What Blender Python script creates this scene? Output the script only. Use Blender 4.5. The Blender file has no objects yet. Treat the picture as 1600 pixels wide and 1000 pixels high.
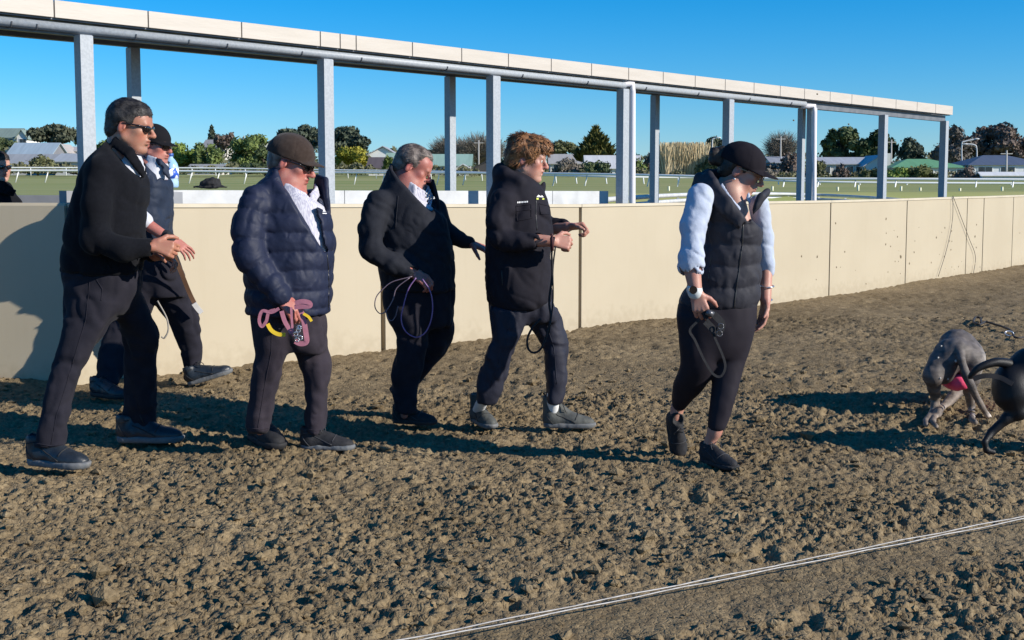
import bpy, math, time
import numpy as np
from mathutils import Vector, Matrix

T0 = time.time()
SC = bpy.context.scene
COL = SC.collection
rad = math.radians

# ------------------------------------------------------------------ camera
FPX = 1900.0                 # focal length in pixels of the 1600 px wide photograph
CAMZ = 1.42
PITCH = math.atan(165.0 / FPX)
cam_d = bpy.data.cameras.new('camera')
cam = bpy.data.objects.new('camera', cam_d)
COL.objects.link(cam)
cam.location = (0, 0, CAMZ)
cam.rotation_euler = (math.pi / 2 - PITCH, 0, 0)
cam_d.sensor_width = 36.0
cam_d.lens = 36.0 * FPX / 1600.0
cam_d.shift_y = -45.0 / 1600.0
cam_d.clip_start = 0.05
cam_d.clip_end = 6000
SC.camera = cam

# ------------------------------------------------------------------ sky, sun
SUN_EL, SUN_DX, SUN_DY = rad(24), 0.93, -0.37          # direction towards the sun
world = bpy.data.worlds.new('World')
SC.world = world
world.use_nodes = True
wn = world.node_tree.nodes
wl = world.node_tree.links
for n in list(wn):
    wn.remove(n)
sky = wn.new('ShaderNodeTexSky')
sky.sky_type = 'NISHITA'
sky.sun_disc = False
sky.sun_elevation = SUN_EL
sky.sun_rotation = math.atan2(SUN_DX, SUN_DY)
sky.air_density = 1.0
sky.dust_density = 0.0
sky.ozone_density = 10.0
bg = wn.new('ShaderNodeBackground')
bg.inputs['Strength'].default_value = 0.12
wo = wn.new('ShaderNodeOutputWorld')
hsv = wn.new('ShaderNodeHueSaturation')
hsv.inputs['Saturation'].default_value = 1.2
hsv.inputs['Hue'].default_value = .494
wl.new(sky.outputs[0], hsv.inputs['Color'])
wl.new(hsv.outputs[0], bg.inputs[0])
wl.new(bg.outputs[0], wo.inputs[0])
sun_d = bpy.data.lights.new('sun', 'SUN')
sun_d.energy = 5.0
sun_d.angle = rad(0.5)
sun_d.color = (1.0, 0.93, 0.82)
sun = bpy.data.objects.new('sun', sun_d)
COL.objects.link(sun)
sdir = Vector((SUN_DX, SUN_DY, math.tan(SUN_EL) * math.hypot(SUN_DX, SUN_DY)))
sun.rotation_euler = sdir.to_track_quat('Z', 'Y').to_euler()
SC.view_settings.view_transform = 'Standard'
SC.view_settings.look = 'None'
SC.view_settings.exposure = 0.35
SC.view_settings.gamma = 1
SC.view_settings.use_curve_mapping = False
SC.render.engine = 'CYCLES'
SC.cycles.use_denoising = True
SC.cycles.max_bounces = 6

# ------------------------------------------------------------------ measuring: photograph pixel -> place
CP, SP = math.cos(PITCH), math.sin(PITCH)


def ray(u, v):
    xc, yc = (u - 800.0) / FPX, (455.0 - v) / FPX
    return np.array([xc, yc * SP + CP, yc * CP - SP])


def at(u, v, y):
    d = ray(u, v)
    return np.array([0, 0, CAMZ]) + d * (y / d[1])


def gnd(u, v, z=0.0):
    d = ray(u, v)
    return np.array([0, 0, CAMZ]) + d * ((z - CAMZ) / d[2])


def on_line(u, v, p0, p1):
    """the point of the vertical plane through p0-p1 (xy) seen at u, v"""
    d = ray(u, v)
    n = np.array([-(p1[1] - p0[1]), p1[0] - p0[0]])
    t = n.dot(np.array(p0[:2])) / n.dot(d[:2])
    return np.array([0, 0, CAMZ]) + d * t


def unit(a):
    a = np.asarray(a, float)
    return a / np.linalg.norm(a)


# ------------------------------------------------------------------ noise
def _hash(ix, iy, iz, seed):
    h = (ix.astype(np.uint32) * np.uint32(374761393) + iy.astype(np.uint32) * np.uint32(668265263)
         + iz.astype(np.uint32) * np.uint32(2246822519) + np.uint32((seed * 3266489917) & 0xffffffff))
    h = (h ^ (h >> np.uint32(13))) * np.uint32(1274126177)
    h ^= h >> np.uint32(16)
    return (h & np.uint32(0xffffff)).astype(np.float32) / np.float32(0xffffff)


def vnoise(P, f, seed=0):
    """value noise 0..1; f scalar or 3-vector"""
    Q = P * np.asarray(f, np.float32)
    I = np.floor(Q)
    T = (Q - I).astype(np.float32)
    I = I.astype(np.int64)
    T = T * T * (3 - 2 * T)
    out = 0
    for dx in (0, 1):
        wx = T[:, 0] if dx else 1 - T[:, 0]
        for dy in (0, 1):
            wy = T[:, 1] if dy else 1 - T[:, 1]
            for dz in (0, 1):
                wz = T[:, 2] if dz else 1 - T[:, 2]
                out = out + wx * wy * wz * _hash(I[:, 0] + dx, I[:, 1] + dy, I[:, 2] + dz, seed)
    return out


def cells(X, Y, f, seed):
    """2-D cellular noise: F1, F2 and a random number per cell"""
    QX, QY = X * f, Y * f
    IX, IY = np.floor(QX).astype(np.int64), np.floor(QY).astype(np.int64)
    f1 = np.full(X.shape, 9.0, np.float32)
    f2 = f1.copy()
    rid = np.zeros(X.shape, np.float32)
    z = np.zeros_like(IX)
    for dx in (-1, 0, 1):
        for dy in (-1, 0, 1):
            cx, cy = IX + dx, IY + dy
            px = cx + _hash(cx, cy, z, seed)
            py = cy + _hash(cx, cy, z, seed + 7)
            d = np.hypot(px - QX, py - QY).astype(np.float32)
            m = d < f1
            f2 = np.where(m, f1, np.minimum(f2, d))
            rid = np.where(m, _hash(cx, cy, z, seed + 13), rid)
            f1 = np.where(m, d, f1)
    return f1, f2, rid


# ------------------------------------------------------------------ materials
MATS = {}


def mat(name, col, rough=0.7, col2=None, nscale=8.0, bump=0.0, bscale=40.0, spec=0.5, metal=0.0, sheen=0.0,
        sss=0.0, stretch=None, coat=0.0, wrinkle=0.0, wscale=13.0, tint=False, detail=5.0, contrast=(0.35, 0.65)):
    if name in MATS:
        return MATS[name]
    m = bpy.data.materials.new(name)
    m.use_nodes = True
    nt = m.node_tree
    b = nt.nodes['Principled BSDF']
    b.inputs['Base Color'].default_value = (*col, 1)
    b.inputs['Roughness'].default_value = rough
    b.inputs['Specular IOR Level'].default_value = spec
    b.inputs['Metallic'].default_value = metal
    if sheen:
        b.inputs['Sheen Weight'].default_value = sheen
        b.inputs['Sheen Roughness'].default_value = 0.5
    if sss:
        b.inputs['Subsurface Weight'].default_value = sss
        b.inputs['Subsurface Radius'].default_value = (0.012, 0.005, 0.003)
    if coat:
        b.inputs['Coat Weight'].default_value = coat
    tc = nt.nodes.new('ShaderNodeNewGeometry')
    vec = tc.outputs['Position']
    if stretch:
        mp = nt.nodes.new('ShaderNodeMapping')
        mp.inputs['Scale'].default_value = stretch
        nt.links.new(vec, mp.inputs['Vector'])
        vec = mp.outputs['Vector']
    if col2 is not None:
        nz = nt.nodes.new('ShaderNodeTexNoise')
        nz.inputs['Scale'].default_value = nscale
        nz.inputs['Detail'].default_value = detail
        nt.links.new(vec, nz.inputs['Vector'])
        cr = nt.nodes.new('ShaderNodeValToRGB')
        cr.color_ramp.elements[0].position = contrast[0]
        cr.color_ramp.elements[0].color = (*col, 1)
        cr.color_ramp.elements[1].position = contrast[1]
        cr.color_ramp.elements[1].color = (*col2, 1)
        nt.links.new(nz.outputs['Fac'], cr.inputs['Fac'])
        nt.links.new(cr.outputs['Color'], b.inputs['Base Color'])
    if tint:
        at_ = nt.nodes.new('ShaderNodeAttribute')
        at_.attribute_name = 'tint'
        mx = nt.nodes.new('ShaderNodeMixRGB')
        mx.blend_type = 'MULTIPLY'
        mx.inputs[0].default_value = 1
        src = b.inputs['Base Color'].links[0].from_socket if b.inputs['Base Color'].links else None
        if src:
            nt.links.new(src, mx.inputs[1])
        else:
            mx.inputs[1].default_value = (*col, 1)
        nt.links.new(at_.outputs['Color'], mx.inputs[2])
        nt.links.new(mx.outputs[0], b.inputs['Base Color'])
    wb = None
    if wrinkle:
        nw = nt.nodes.new('ShaderNodeTexNoise')
        nw.noise_type = 'RIDGED_MULTIFRACTAL'
        nw.inputs['Scale'].default_value = wscale
        nw.inputs['Detail'].default_value = 2
        nw.inputs['Distortion'].default_value = .6
        nt.links.new(vec, nw.inputs['Vector'])
        wb = nt.nodes.new('ShaderNodeBump')
        wb.inputs['Strength'].default_value = wrinkle
        wb.inputs['Distance'].default_value = 0.02
        nt.links.new(nw.outputs['Fac'], wb.inputs['Height'])
        nt.links.new(wb.outputs['Normal'], b.inputs['Normal'])
    if bump:
        nb = nt.nodes.new('ShaderNodeTexNoise')
        nb.inputs['Scale'].default_value = bscale
        nb.inputs['Detail'].default_value = 6
        nt.links.new(vec, nb.inputs['Vector'])
        bp = nt.nodes.new('ShaderNodeBump')
        bp.inputs['Strength'].default_value = bump
        bp.inputs['Distance'].default_value = 0.01
        nt.links.new(nb.outputs['Fac'], bp.inputs['Height'])
        if wb:
            nt.links.new(wb.outputs['Normal'], bp.inputs['Normal'])
        nt.links.new(bp.outputs['Normal'], b.inputs['Normal'])
    MATS[name] = m
    return m


# ------------------------------------------------------------------ objects
def tag(o, label=None, cat=None, group=None, kind=None):
    if label: o['label'] = label
    if cat: o['category'] = cat
    if group: o['group'] = group
    if kind: o['kind'] = kind
    return o


def thing(name, loc, label, cat, group=None):
    o = bpy.data.objects.new(name, None)
    o.empty_display_size = 0.1
    o.location = tuple(float(c) for c in loc)
    COL.objects.link(o)
    return tag(o, label, cat, group)


def link(name, me, m, parent=None):
    o = bpy.data.objects.new(name, me)
    COL.objects.link(o)
    for mm in (m if isinstance(m, (list, tuple)) else [m]):
        if mm is not None:
            me.materials.append(mm)
    if parent is not None:
        o.parent = parent
        # all meshes are modelled in world coordinates: bring them into the parent's frame
        inv = Matrix.Identity(4)
        chain = []
        p = parent
        while p is not None:
            chain.append(p.location.copy())
            p = p.parent
        off = Vector((0, 0, 0))
        for c in chain:
            off += c
        me.transform(Matrix.Translation(-off))
    return o


def np_mesh(name, V, F, smooth=True):
    """V (n,3), F (m,k) with constant k"""
    me = bpy.data.meshes.new(name)
    V = np.asarray(V, np.float32)
    F = np.asarray(F, np.int32)
    k = F.shape[1]
    me.vertices.add(len(V))
    me.vertices.foreach_set('co', V.ravel())
    me.loops.add(F.size)
    me.loops.foreach_set('vertex_index', F.ravel())
    me.polygons.add(len(F))
    me.polygons.foreach_set('loop_start', np.arange(0, F.size, k, dtype=np.int32))
    me.polygons.foreach_set('use_smooth', np.full(len(F), smooth))
    me.update(calc_edges=True)
    return me


class MB:
    """collects simple shapes into one mesh (world coordinates)"""

    def __init__(s):
        s.v, s.f, s.m = [], [], []

    def add(s, V, F, mi=0):
        n = len(s.v)
        s.v += [tuple(map(float, p)) for p in V]
        s.f += [tuple(int(i) + n for i in f) for f in F]
        s.m += [mi] * len(F)

    def box(s, c, ax, ay, az, mi=0, bev=0.0):
        """c centre; ax, ay, az half-extent vectors; bev chamfer of the top/bottom rims"""
        c, ax, ay, az = (np.asarray(t, float) for t in (c, ax, ay, az))
        if bev <= 0:
            V = [c + i * ax + j * ay + k * az for k in (-1, 1) for j in (-1, 1) for i in (-1, 1)]
            F = [(0, 2, 3, 1), (4, 5, 7, 6), (0, 1, 5, 4), (2, 6, 7, 3), (0, 4, 6, 2), (1, 3, 7, 5)]
            if np.dot(np.cross(ax, ay), az) < 0:
                F = [f[::-1] for f in F]
            s.add(V, F, mi)
            return
        lx, ly, lz = (np.linalg.norm(t) for t in (ax, ay, az))
        bx, by, bz = (1 - bev / lx), (1 - bev / ly), (1 - bev / lz)
        V = []
        for (kx, ky, kz) in ((bx, by, -1), (1, 1, -bz), (1, 1, bz), (bx, by, 1)):
            for i, j in ((-1, -1), (1, -1), (1, 1), (-1, 1)):
                V.append(c + i * kx * ax + j * ky * ay + kz * az)
        F = [(3, 2, 1, 0), (12, 13, 14, 15)]
        for l in range(3):
            for q in range(4):
                a, b = l * 4 + q, l * 4 + (q + 1) % 4
                F.append((a, b, b + 4, a + 4))
        if np.dot(np.cross(ax, ay), az) < 0:
            F = [f[::-1] for f in F]
        s.add(V, F, mi)

    def slab(s, p, q, thick, z0, z1, mi=0, bev=0.0, z0b=None, z1b=None):
        """upright slab on the line p-q in plan, z0..z1 (z0b, z1b at q)"""
        p, q = np.array(p[:2], float), np.array(q[:2], float)
        d = unit(q - p)
        n = np.array([-d[1], d[0]]) * thick / 2
        z0b = z0 if z0b is None else z0b
        z1b = z1 if z1b is None else z1b
        V = []
        for (a, za, zb) in ((p, z0, z1), (q, z0b, z1b)):
            for sgn in (-1, 1):
                V.append((*(a + sgn * n), za))
                V.append((*(a + sgn * n), zb))
        # 0 p-n lo,1 p-n hi,2 p+n lo,3 p+n hi,4 q-n lo,5 q-n hi,6 q+n lo,7 q+n hi
        s.add(V, [(0, 4, 5, 1), (2, 3, 7, 6), (0, 1, 3, 2), (4, 6, 7, 5), (1, 5, 7, 3), (0, 2, 6, 4)], mi)

    def tube(s, pts, r, seg=6, mi=0, flat=None, caps=True):
        pts = [np.asarray(p, float) for p in pts]
        n = len(pts)
        rr = r if hasattr(r, '__len__') else [r] * n
        ring = []
        up = np.array([0.13, 0.21, 0.97])
        V = []
        for i, p in enumerate(pts):
            t = unit(pts[min(i + 1, n - 1)] - pts[max(i - 1, 0)])
            a = np.cross(t, up)
            if np.linalg.norm(a) < 1e-3:
                a = np.cross(t, (1, 0, 0))
            a = unit(a)
            b = np.cross(t, a)
            for k in range(seg):
                th = 2 * math.pi * k / seg
                e = flat if flat else 1.0
                V.append(p + rr[i] * (math.cos(th) * a * e + math.sin(th) * b))
        F = []
        for i in range(n - 1):
            for k in range(seg):
                k2 = (k + 1) % seg
                F.append((i * seg + k, i * seg + k2, (i + 1) * seg + k2, (i + 1) * seg + k))
        if caps:
            F.append(tuple(range(seg))[::-1])
            F.append(tuple((n - 1) * seg + k for k in range(seg)))
        s.add(V, F, mi)

    def ball(s, c, r, nu=8, nv=6, mi=0):
        c = np.asarray(c, float)
        r = np.asarray(r if hasattr(r, '__len__') else (r, r, r), float)
        V = [c + r * np.array([0, 0, 1])]
        for j in range(1, nv):
            ph = math.pi * j / nv
            for i in range(nu):
                th = 2 * math.pi * i / nu
                V.append(c + r * np.array([math.sin(ph) * math.cos(th), math.sin(ph) * math.sin(th), math.cos(ph)]))
        V.append(c - r * np.array([0, 0, 1]))
        F = []
        for i in range(nu):
            i2 = (i + 1) % nu
            F.append((0, 1 + i, 1 + i2))
            for j in range(nv - 2):
                a, b = 1 + j * nu, 1 + (j + 1) * nu
                F.append((a + i, b + i, b + i2, a + i2))
            F.append((len(V) - 1, 1 + (nv - 2) * nu + i2, 1 + (nv - 2) * nu + i))
        s.add(V, F, mi)

    def build(s, name, m, parent=None, smooth=False):
        me = bpy.data.meshes.new(name)
        me.from_pydata(s.v, [], s.f)
        me.polygons.foreach_set('material_index', np.array(s.m, np.int32))
        me.polygons.foreach_set('use_smooth', np.full(len(s.f), smooth))
        me.update()
        return link(name, me, m, parent)


def spline(pts, n=8):
    """Catmull-Rom through pts"""
    P = [np.asarray(p, float) for p in pts]
    P = [2 * P[0] - P[1]] + P + [2 * P[-1] - P[-2]]
    out = []
    for i in range(1, len(P) - 2):
        for k in range(n):
            t = k / n
            a, b, c, d = P[i - 1:i + 3]
            out.append(0.5 * ((2 * b) + (c - a) * t + (2 * a - 5 * b + 4 * c - d) * t * t + (3 * b - a - 3 * c + d) * t ** 3))
    out.append(P[-2])
    return out


# ------------------------------------------------------------------ sculpting with distance fields
class Pr:
    def __init__(s, f, lo, hi, k=0.01, op='u'):
        s.f, s.lo, s.hi, s.k, s.op = f, np.asarray(lo, np.float32), np.asarray(hi, np.float32), k, op


def cone(a, b, ra, rb, k=0.012, op='u', flat=None, disp=None):
    a, b = np.asarray(a, np.float32), np.asarray(b, np.float32)
    ab = b - a
    L2 = float(ab.dot(ab)) + 1e-12

    def f(P):
        q = P - a
        t = np.clip(q @ ab / L2, 0, 1)
        w = q - t[:, None] * ab
        if flat is not None:
            n = np.asarray(flat[0], np.float32)
            w = w + ((w @ n) * (1 / flat[1] - 1))[:, None] * n
        d = np.sqrt((w * w).sum(1))
        r = ra + (rb - ra) * t
        if disp is not None:
            r = r + disp(P, t)
        return d - r
    m = max(ra, rb) + (0.03 if disp else 0.0)
    return Pr(f, np.minimum(a, b) - m, np.maximum(a, b) + m, k, op)


def chain(pts, rs, k=0.012, **kw):
    return [cone(pts[i], pts[i + 1], rs[i], rs[i + 1], k, **kw) for i in range(len(pts) - 1)]


def ell(c, r, R=None, k=0.01, op='u'):
    c = np.asarray(c, np.float32)
    r = np.asarray(r if hasattr(r, '__len__') else (r, r, r), np.float32)
    R = np.eye(3, dtype=np.float32) if R is None else np.asarray(R, np.float32)

    def f(P):
        q = (P - c) @ R
        k0 = np.sqrt(((q / r) ** 2).sum(1)) + 1e-9
        k1 = np.sqrt(((q / (r * r)) ** 2).sum(1)) + 1e-9
        return k0 * (k0 - 1) / k1
    ext = np.abs(R) @ r
    return Pr(f, c - ext, c + ext, k, op)


def half(c, n, k=0.004, op='i'):
    """keeps the side n points to (op 'i')"""
    c, n = np.asarray(c, np.float32), unit(n).astype(np.float32)
    return Pr(lambda P: -((P - c) @ n), (-1e9,) * 3, (1e9,) * 3, k, op)


def prism(poly, y0, y1, k=0.004, op='s'):
    """polygon in the x-z plane, extruded along y"""
    A = np.asarray([(p[0], p[2]) for p in poly], np.float32)

    def f(P):
        X, Z = P[:, 0], P[:, 2]
        d = np.full(len(P), 1e9, np.float32)
        s = np.ones(len(P), np.float32)
        n = len(A)
        for i in range(n):
            a, b = A[i], A[i - 1]
            e = b - a
            wx, wz = X - a[0], Z - a[1]
            t = np.clip((wx * e[0] + wz * e[1]) / (e @ e), 0, 1)
            bx, bz = wx - e[0] * t, wz - e[1] * t
            d = np.minimum(d, bx * bx + bz * bz)
            c1, c2, c3 = Z >= a[1], Z < b[1], e[0] * wz > e[1] * wx
            fl = (c1 & c2 & c3) | (~c1 & ~c2 & ~c3)
            s = np.where(fl, -s, s)
        d = s * np.sqrt(d)
        return np.maximum(d, np.maximum(y0 - P[:, 1], P[:, 1] - y1))
    lo = (A[:, 0].min(), y0, A[:, 1].min())
    hi = (A[:, 0].max(), y1, A[:, 1].max())
    return Pr(f, lo, hi, k, op)


def loft(rows, k=0.02, p=2.3, op='u', inset=0.0, disp=None):
    """stack of level super-ellipses; rows (z, cx, cy, a, b)"""
    R = np.array(sorted(rows), np.float32)
    # smooth resampling
    n = 6 * (len(R) - 1) + 1
    zz = np.linspace(R[0, 0], R[-1, 0], n)
    S = [np.interp(zz, R[:, 0], R[:, c]) for c in range(1, 5)]
    for c in range(4):
        q = S[c].copy()
        for _ in range(6):
            q[1:-1] = 0.25 * q[:-2] + 0.5 * q[1:-1] + 0.25 * q[2:]
        S[c] = q
    z0, z1 = float(R[0, 0]), float(R[-1, 0])

    def f(P):
        z = P[:, 2]
        cx, cy, a, b = (np.interp(z, zz, S[c]).astype(np.float32) for c in range(4))
        a = np.maximum(a - inset, 0.005)
        b = np.maximum(b - inset, 0.005)
        x, y = np.abs(P[:, 0] - cx) + 1e-6, np.abs(P[:, 1] - cy) + 1e-6
        k0 = ((x / a) ** p + (y / b) ** p) ** (1 / p)
        g = np.sqrt(((x / a) ** (p - 1) / a) ** 2 + ((y / b) ** (p - 1) / b) ** 2) * k0 ** (1 - p) + 1e-6
        d = (k0 - 1) / g
        if disp is not None:
            d = d - disp(P, z)
        w = np.maximum(z - (z1 - inset), (z0 + inset) - z)
        # rounded rim
        e = np.maximum(d + 0.02, 0) ** 2 + np.maximum(w + 0.02, 0) ** 2
        return np.minimum(np.maximum(d + 0.02, w + 0.02), 0) + np.sqrt(e) - 0.02
    m = 0.03 if disp else 0.0
    lo = ((S[0] - S[2]).min() - m, (S[1] - S[3]).min() - m, z0)
    hi = ((S[0] + S[2]).max() + m, (S[1] + S[3]).max() + m, z1)
    return Pr(f, lo, hi, k, op)


BIG = 0.12


def sd_eval(prims, P, margin):
    d = np.full(len(P), BIG, np.float32)
    for pr in prims:
        mg = margin + pr.k
        if pr.op == 'i':
            di = pr.f(P).astype(np.float32)
            h = np.clip(0.5 - 0.5 * (di - d) / pr.k, 0, 1)
            d = di * (1 - h) + d * h + pr.k * h * (1 - h)
            continue
        m = ((P > pr.lo - mg) & (P < pr.hi + mg)).all(1)
        if not m.any():
            continue
        idx = np.nonzero(m)[0]
        di = pr.f(P[idx]).astype(np.float32)
        dd = d[idx]
        if pr.op == 'u':
            h = np.clip(0.5 + 0.5 * (di - dd) / pr.k, 0, 1)
            d[idx] = di * (1 - h) + dd * h - pr.k * h * (1 - h)
        else:
            di = -di
            h = np.clip(0.5 - 0.5 * (di - dd) / pr.k, 0, 1)
            d[idx] = di * (1 - h) + dd * h + pr.k * h * (1 - h)
    return d


def axis(lo, hi, h, fine):
    out = [lo]
    while out[-1] < hi:
        x = out[-1]
        st = h
        for a, b, hf in fine:
            if a - 2 * h <= x <= b:
                st = min(st, hf)
        out.append(x + st)
    while (len(out) - 1) % 4:
        out.append(out[-1] + h)
    return np.array(out, np.float32)


def sculpt(name, prims, h=0.008, fine=(), disp=None, relax=1):
    """fine: list of (lo3, hi3, h). Returns a mesh."""
    us = [p for p in prims if p.op == 'u']
    lo = np.min([p.lo for p in us], 0) - 0.03
    hi = np.max([p.hi for p in us], 0) + 0.03
    ax = [axis(float(lo[i]), float(hi[i]), h, [(f[0][i], f[1][i], f[2]) for f in fine]) for i in range(3)]
    n = [len(a) for a in ax]
    # coarse pass
    ca = [a[::4] for a in ax]
    cell = max(float(np.diff(a).max()) for a in ca)
    G = np.stack(np.meshgrid(*ca, indexing='ij'), -1).reshape(-1, 3)
    mg = cell * 1.8 + 0.02
    dc = sd_eval(prims, G, mg).reshape([len(c) for c in ca])
    near = np.abs(dc) < cell * 1.25 + 0.012
    # block of 4^3 fine samples per coarse cell: needed if any of its 8 corners is near
    nb = near[:-1, :-1, :-1].copy()
    sg = dc < 0
    for dx in (0, 1):
        for dy in (0, 1):
            for dz in (0, 1):
                sl = (slice(dx, dx + nb.shape[0]), slice(dy, dy + nb.shape[1]), slice(dz, dz + nb.shape[2]))
                nb |= near[sl] | (sg[sl] != sg[:-1, :-1, :-1])
    # fill
    V = np.empty(n, np.float32)
    sgn = np.where(dc < 0, -0.1, 0.1).astype(np.float32)
    V[:] = np.repeat(np.repeat(np.repeat(sgn, 4, 0), 4, 1), 4, 2)[:n[0], :n[1], :n[2]]
    mask = np.zeros(n, bool)
    big = np.repeat(np.repeat(np.repeat(nb, 4, 0), 4, 1), 4, 2)
    mask[:big.shape[0], :big.shape[1], :big.shape[2]] = big
    for axn in range(3):           # include the closing plane of each block
        sh = np.zeros_like(mask)
        a, b = [slice(None)] * 3, [slice(None)] * 3
        a[axn], b[axn] = slice(1, None), slice(None, -1)
        sh[tuple(a)] = mask[tuple(b)]
        mask |= sh
    I = np.argwhere(mask)
    P = np.stack([ax[i][I[:, i]] for i in range(3)], 1)
    d = sd_eval(prims, P, 0.03)
    if disp is not None:
        nearm = np.abs(d) < 0.035
        d[nearm] = d[nearm] - disp(P[nearm])
    V[mask] = d
    return nets(name, V, ax, relax)


def nets(name, V, ax, relax=1):
    s = V < 0
    c = np.zeros([k - 1 for k in V.shape], np.int8)
    for dx in (0, 1):
        for dy in (0, 1):
            for dz in (0, 1):
                c += s[dx:dx + c.shape[0], dy:dy + c.shape[1], dz:dz + c.shape[2]]
    act = (c > 0) & (c < 8)
    A = np.argwhere(act)
    idx = np.full(c.shape, -1, np.int32)
    idx[act] = np.arange(len(A), dtype=np.int32)
    acc = np.zeros((len(A), 3), np.float32)
    cnt = np.zeros(len(A), np.float32)
    corner = [(i, j, k) for i in (0, 1) for j in (0, 1) for k in (0, 1)]
    val = {o: V[A[:, 0] + o[0], A[:, 1] + o[1], A[:, 2] + o[2]] for o in corner}
    pos = {o: np.stack([ax[i][A[:, i] + o[i]] for i in range(3)], 1) for o in corner}
    for o in corner:
        for a in range(3):
            if o[a]:
                continue
            q = list(o)
            q[a] = 1
            q = tuple(q)
            v0, v1 = val[o], val[q]
            m = (v0 < 0) != (v1 < 0)
            t = np.where(m, v0 / np.where(m, v0 - v1, 1), 0)[:, None]
            acc += np.where(m[:, None], pos[o] + t * (pos[q] - pos[o]), 0)
            cnt += m
    W = acc / cnt[:, None]
    F = []
    for a in range(3):
        b, d = (a + 1) % 3, (a + 2) % 3
        sl0, sl1 = [slice(None)] * 3, [slice(None)] * 3
        sl0[a], sl1[a] = slice(None, -1), slice(1, None)
        for axn in (b, d):
            sl0[axn] = sl1[axn] = slice(1, -1)
        s0, s1 = s[tuple(sl0)], s[tuple(sl1)]
        E = np.argwhere(s0 != s1)
        ins = s0[tuple(E.T)]
        E = E.copy()
        E[:, b] += 1
        E[:, d] += 1

        def cid(db, dd):
            Q = E.copy()
            Q[:, b] += db
            Q[:, d] += dd
            return idx[Q[:, 0], Q[:, 1], Q[:, 2]]
        q = np.stack([cid(-1, -1), cid(0, -1), cid(0, 0), cid(-1, 0)], 1)
        q[~ins] = q[~ins][:, ::-1]
        F.append(q)
    F = np.concatenate(F)
    F = F[(F >= 0).all(1)]
    for _ in range(relax):
        S = np.zeros_like(W)
        n = np.zeros(len(W), np.float32)
        for i in range(4):
            a, b = F[:, i], F[:, (i + 1) % 4]
            for k in range(3):
                S[:, k] += np.bincount(a, W[b, k], len(W)) + np.bincount(b, W[a, k], len(W))
            n += np.bincount(a, minlength=len(W)) + np.bincount(b, minlength=len(W))
        W = 0.5 * W + 0.5 * S / np.maximum(n, 1)[:, None]
    return np_mesh(name, W, F)
# ================================================================== the ground
CAB0, CAB1 = gnd(645, 999, .014), gnd(1600, 808, .014)           # the lure cable on the dirt
cab_d = unit(CAB1[:2] - CAB0[:2])
cab_n = np.array([-cab_d[1], cab_d[0]])
WALL_J = [(118, 600, 318), (600, 546, 318.5), (907, 512, 319), (1100, 487, 316), (1295, 462, 313), (1414, 445, 310),
          (1508, 430.5, 307), (1534, 426.5, 306.5), (1580, 419, 305), (1650, 408, 303), (1760, 391, 300)]
WP = [gnd(u, v) for u, v, _ in WALL_J]
WZ = [at(u, vt, p[1])[2] for (u, _, vt), p in zip(WALL_J, WP)]
LEFT0, LEFT1 = gnd(-420, 597), gnd(109, 600)
W0, W1 = WP[0][:2], WP[4][:2]
wdir = unit(W1 - W0)
wnrm = np.array([-wdir[1], wdir[0]])                 # away from the camera


def dirt_height(X, Y):
    P = np.stack([X, Y, np.zeros_like(X)], 1).astype(np.float32)
    wx = (vnoise(P, 30, 1) - .5) * .05
    wy = (vnoise(P, 30, 2) - .5) * .05
    f1, f2, r1 = cells((X + wx) * .85, Y + wy, 16.0, 3)
    g1, g2, r2 = cells(X + wx * .7, Y + wy * .7, 36.0, 5)
    h1, h2, r3 = cells(X + wy * .5, Y + wx * .5, 68.0, 9)
    patch = np.clip(vnoise(P, 1.6, 21) * 1.5 - .3, .1, 1)
    clod = np.clip((f2 - f1) * 4.2, 0, 1) ** .6 * (.10 + .90 * r1 ** 1.5) * .020 * (.35 + .65 * patch)
    crumb = np.clip((g2 - g1) * 3.6, 0, 1) ** .6 * (.05 + .95 * r2 ** 1.2) * .030 * (.55 + .45 * patch)
    grain = np.clip((h2 - h1) * 2.6, 0, 1) ** .6 * r3 * .008
    hole = -np.clip(vnoise(P, 12, 31) - .66, 0, 1) * .09
    big = (vnoise(P, .8, 11) - .5) * .05 + (vnoise(P, 2.6, 12) - .5) * .022
    h = clod + crumb + grain + hole
    d = (X - CAB0[0]) * cab_n[0] + (Y - CAB0[1]) * cab_n[1]
    smooth = np.clip((np.abs(d + .06 + .05 * (vnoise(P, 3, 41) - .5)) - .05) / .26, .30, 1)
    # swept strip in front of the wall
    dw = -((X - W0[0]) * wnrm[0] + (Y - W0[1]) * wnrm[1])
    smooth = smooth * np.clip((dw - .03) / .2, .65, 1)
    bank = np.clip(.35 - dw, 0, .6) ** 2 * .18
    return h * smooth + big * np.clip(smooth, .5, 1) + bank - .038


def strip(x0, x1, y0, y1, st):
    nx, ny = int((x1 - x0) / st) + 1, int((y1 - y0) / st) + 1
    X, Y = np.meshgrid(np.linspace(x0, x1, nx), np.linspace(y0, y1, ny))
    X, Y = X.ravel(), Y.ravel()
    rng = np.random.default_rng(int(y0 * 10))
    X = X + rng.uniform(-.3, .3, X.shape) * st
    Y = Y + rng.uniform(-.3, .3, Y.shape) * st
    Z = dirt_height(X, Y)
    i = np.arange((nx - 1) * (ny - 1))
    a = (i // (nx - 1)) * nx + i % (nx - 1)
    return np.stack([X, Y, Z], 1), np.stack([a, a + 1, a + nx + 1, a + nx], 1)


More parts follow.
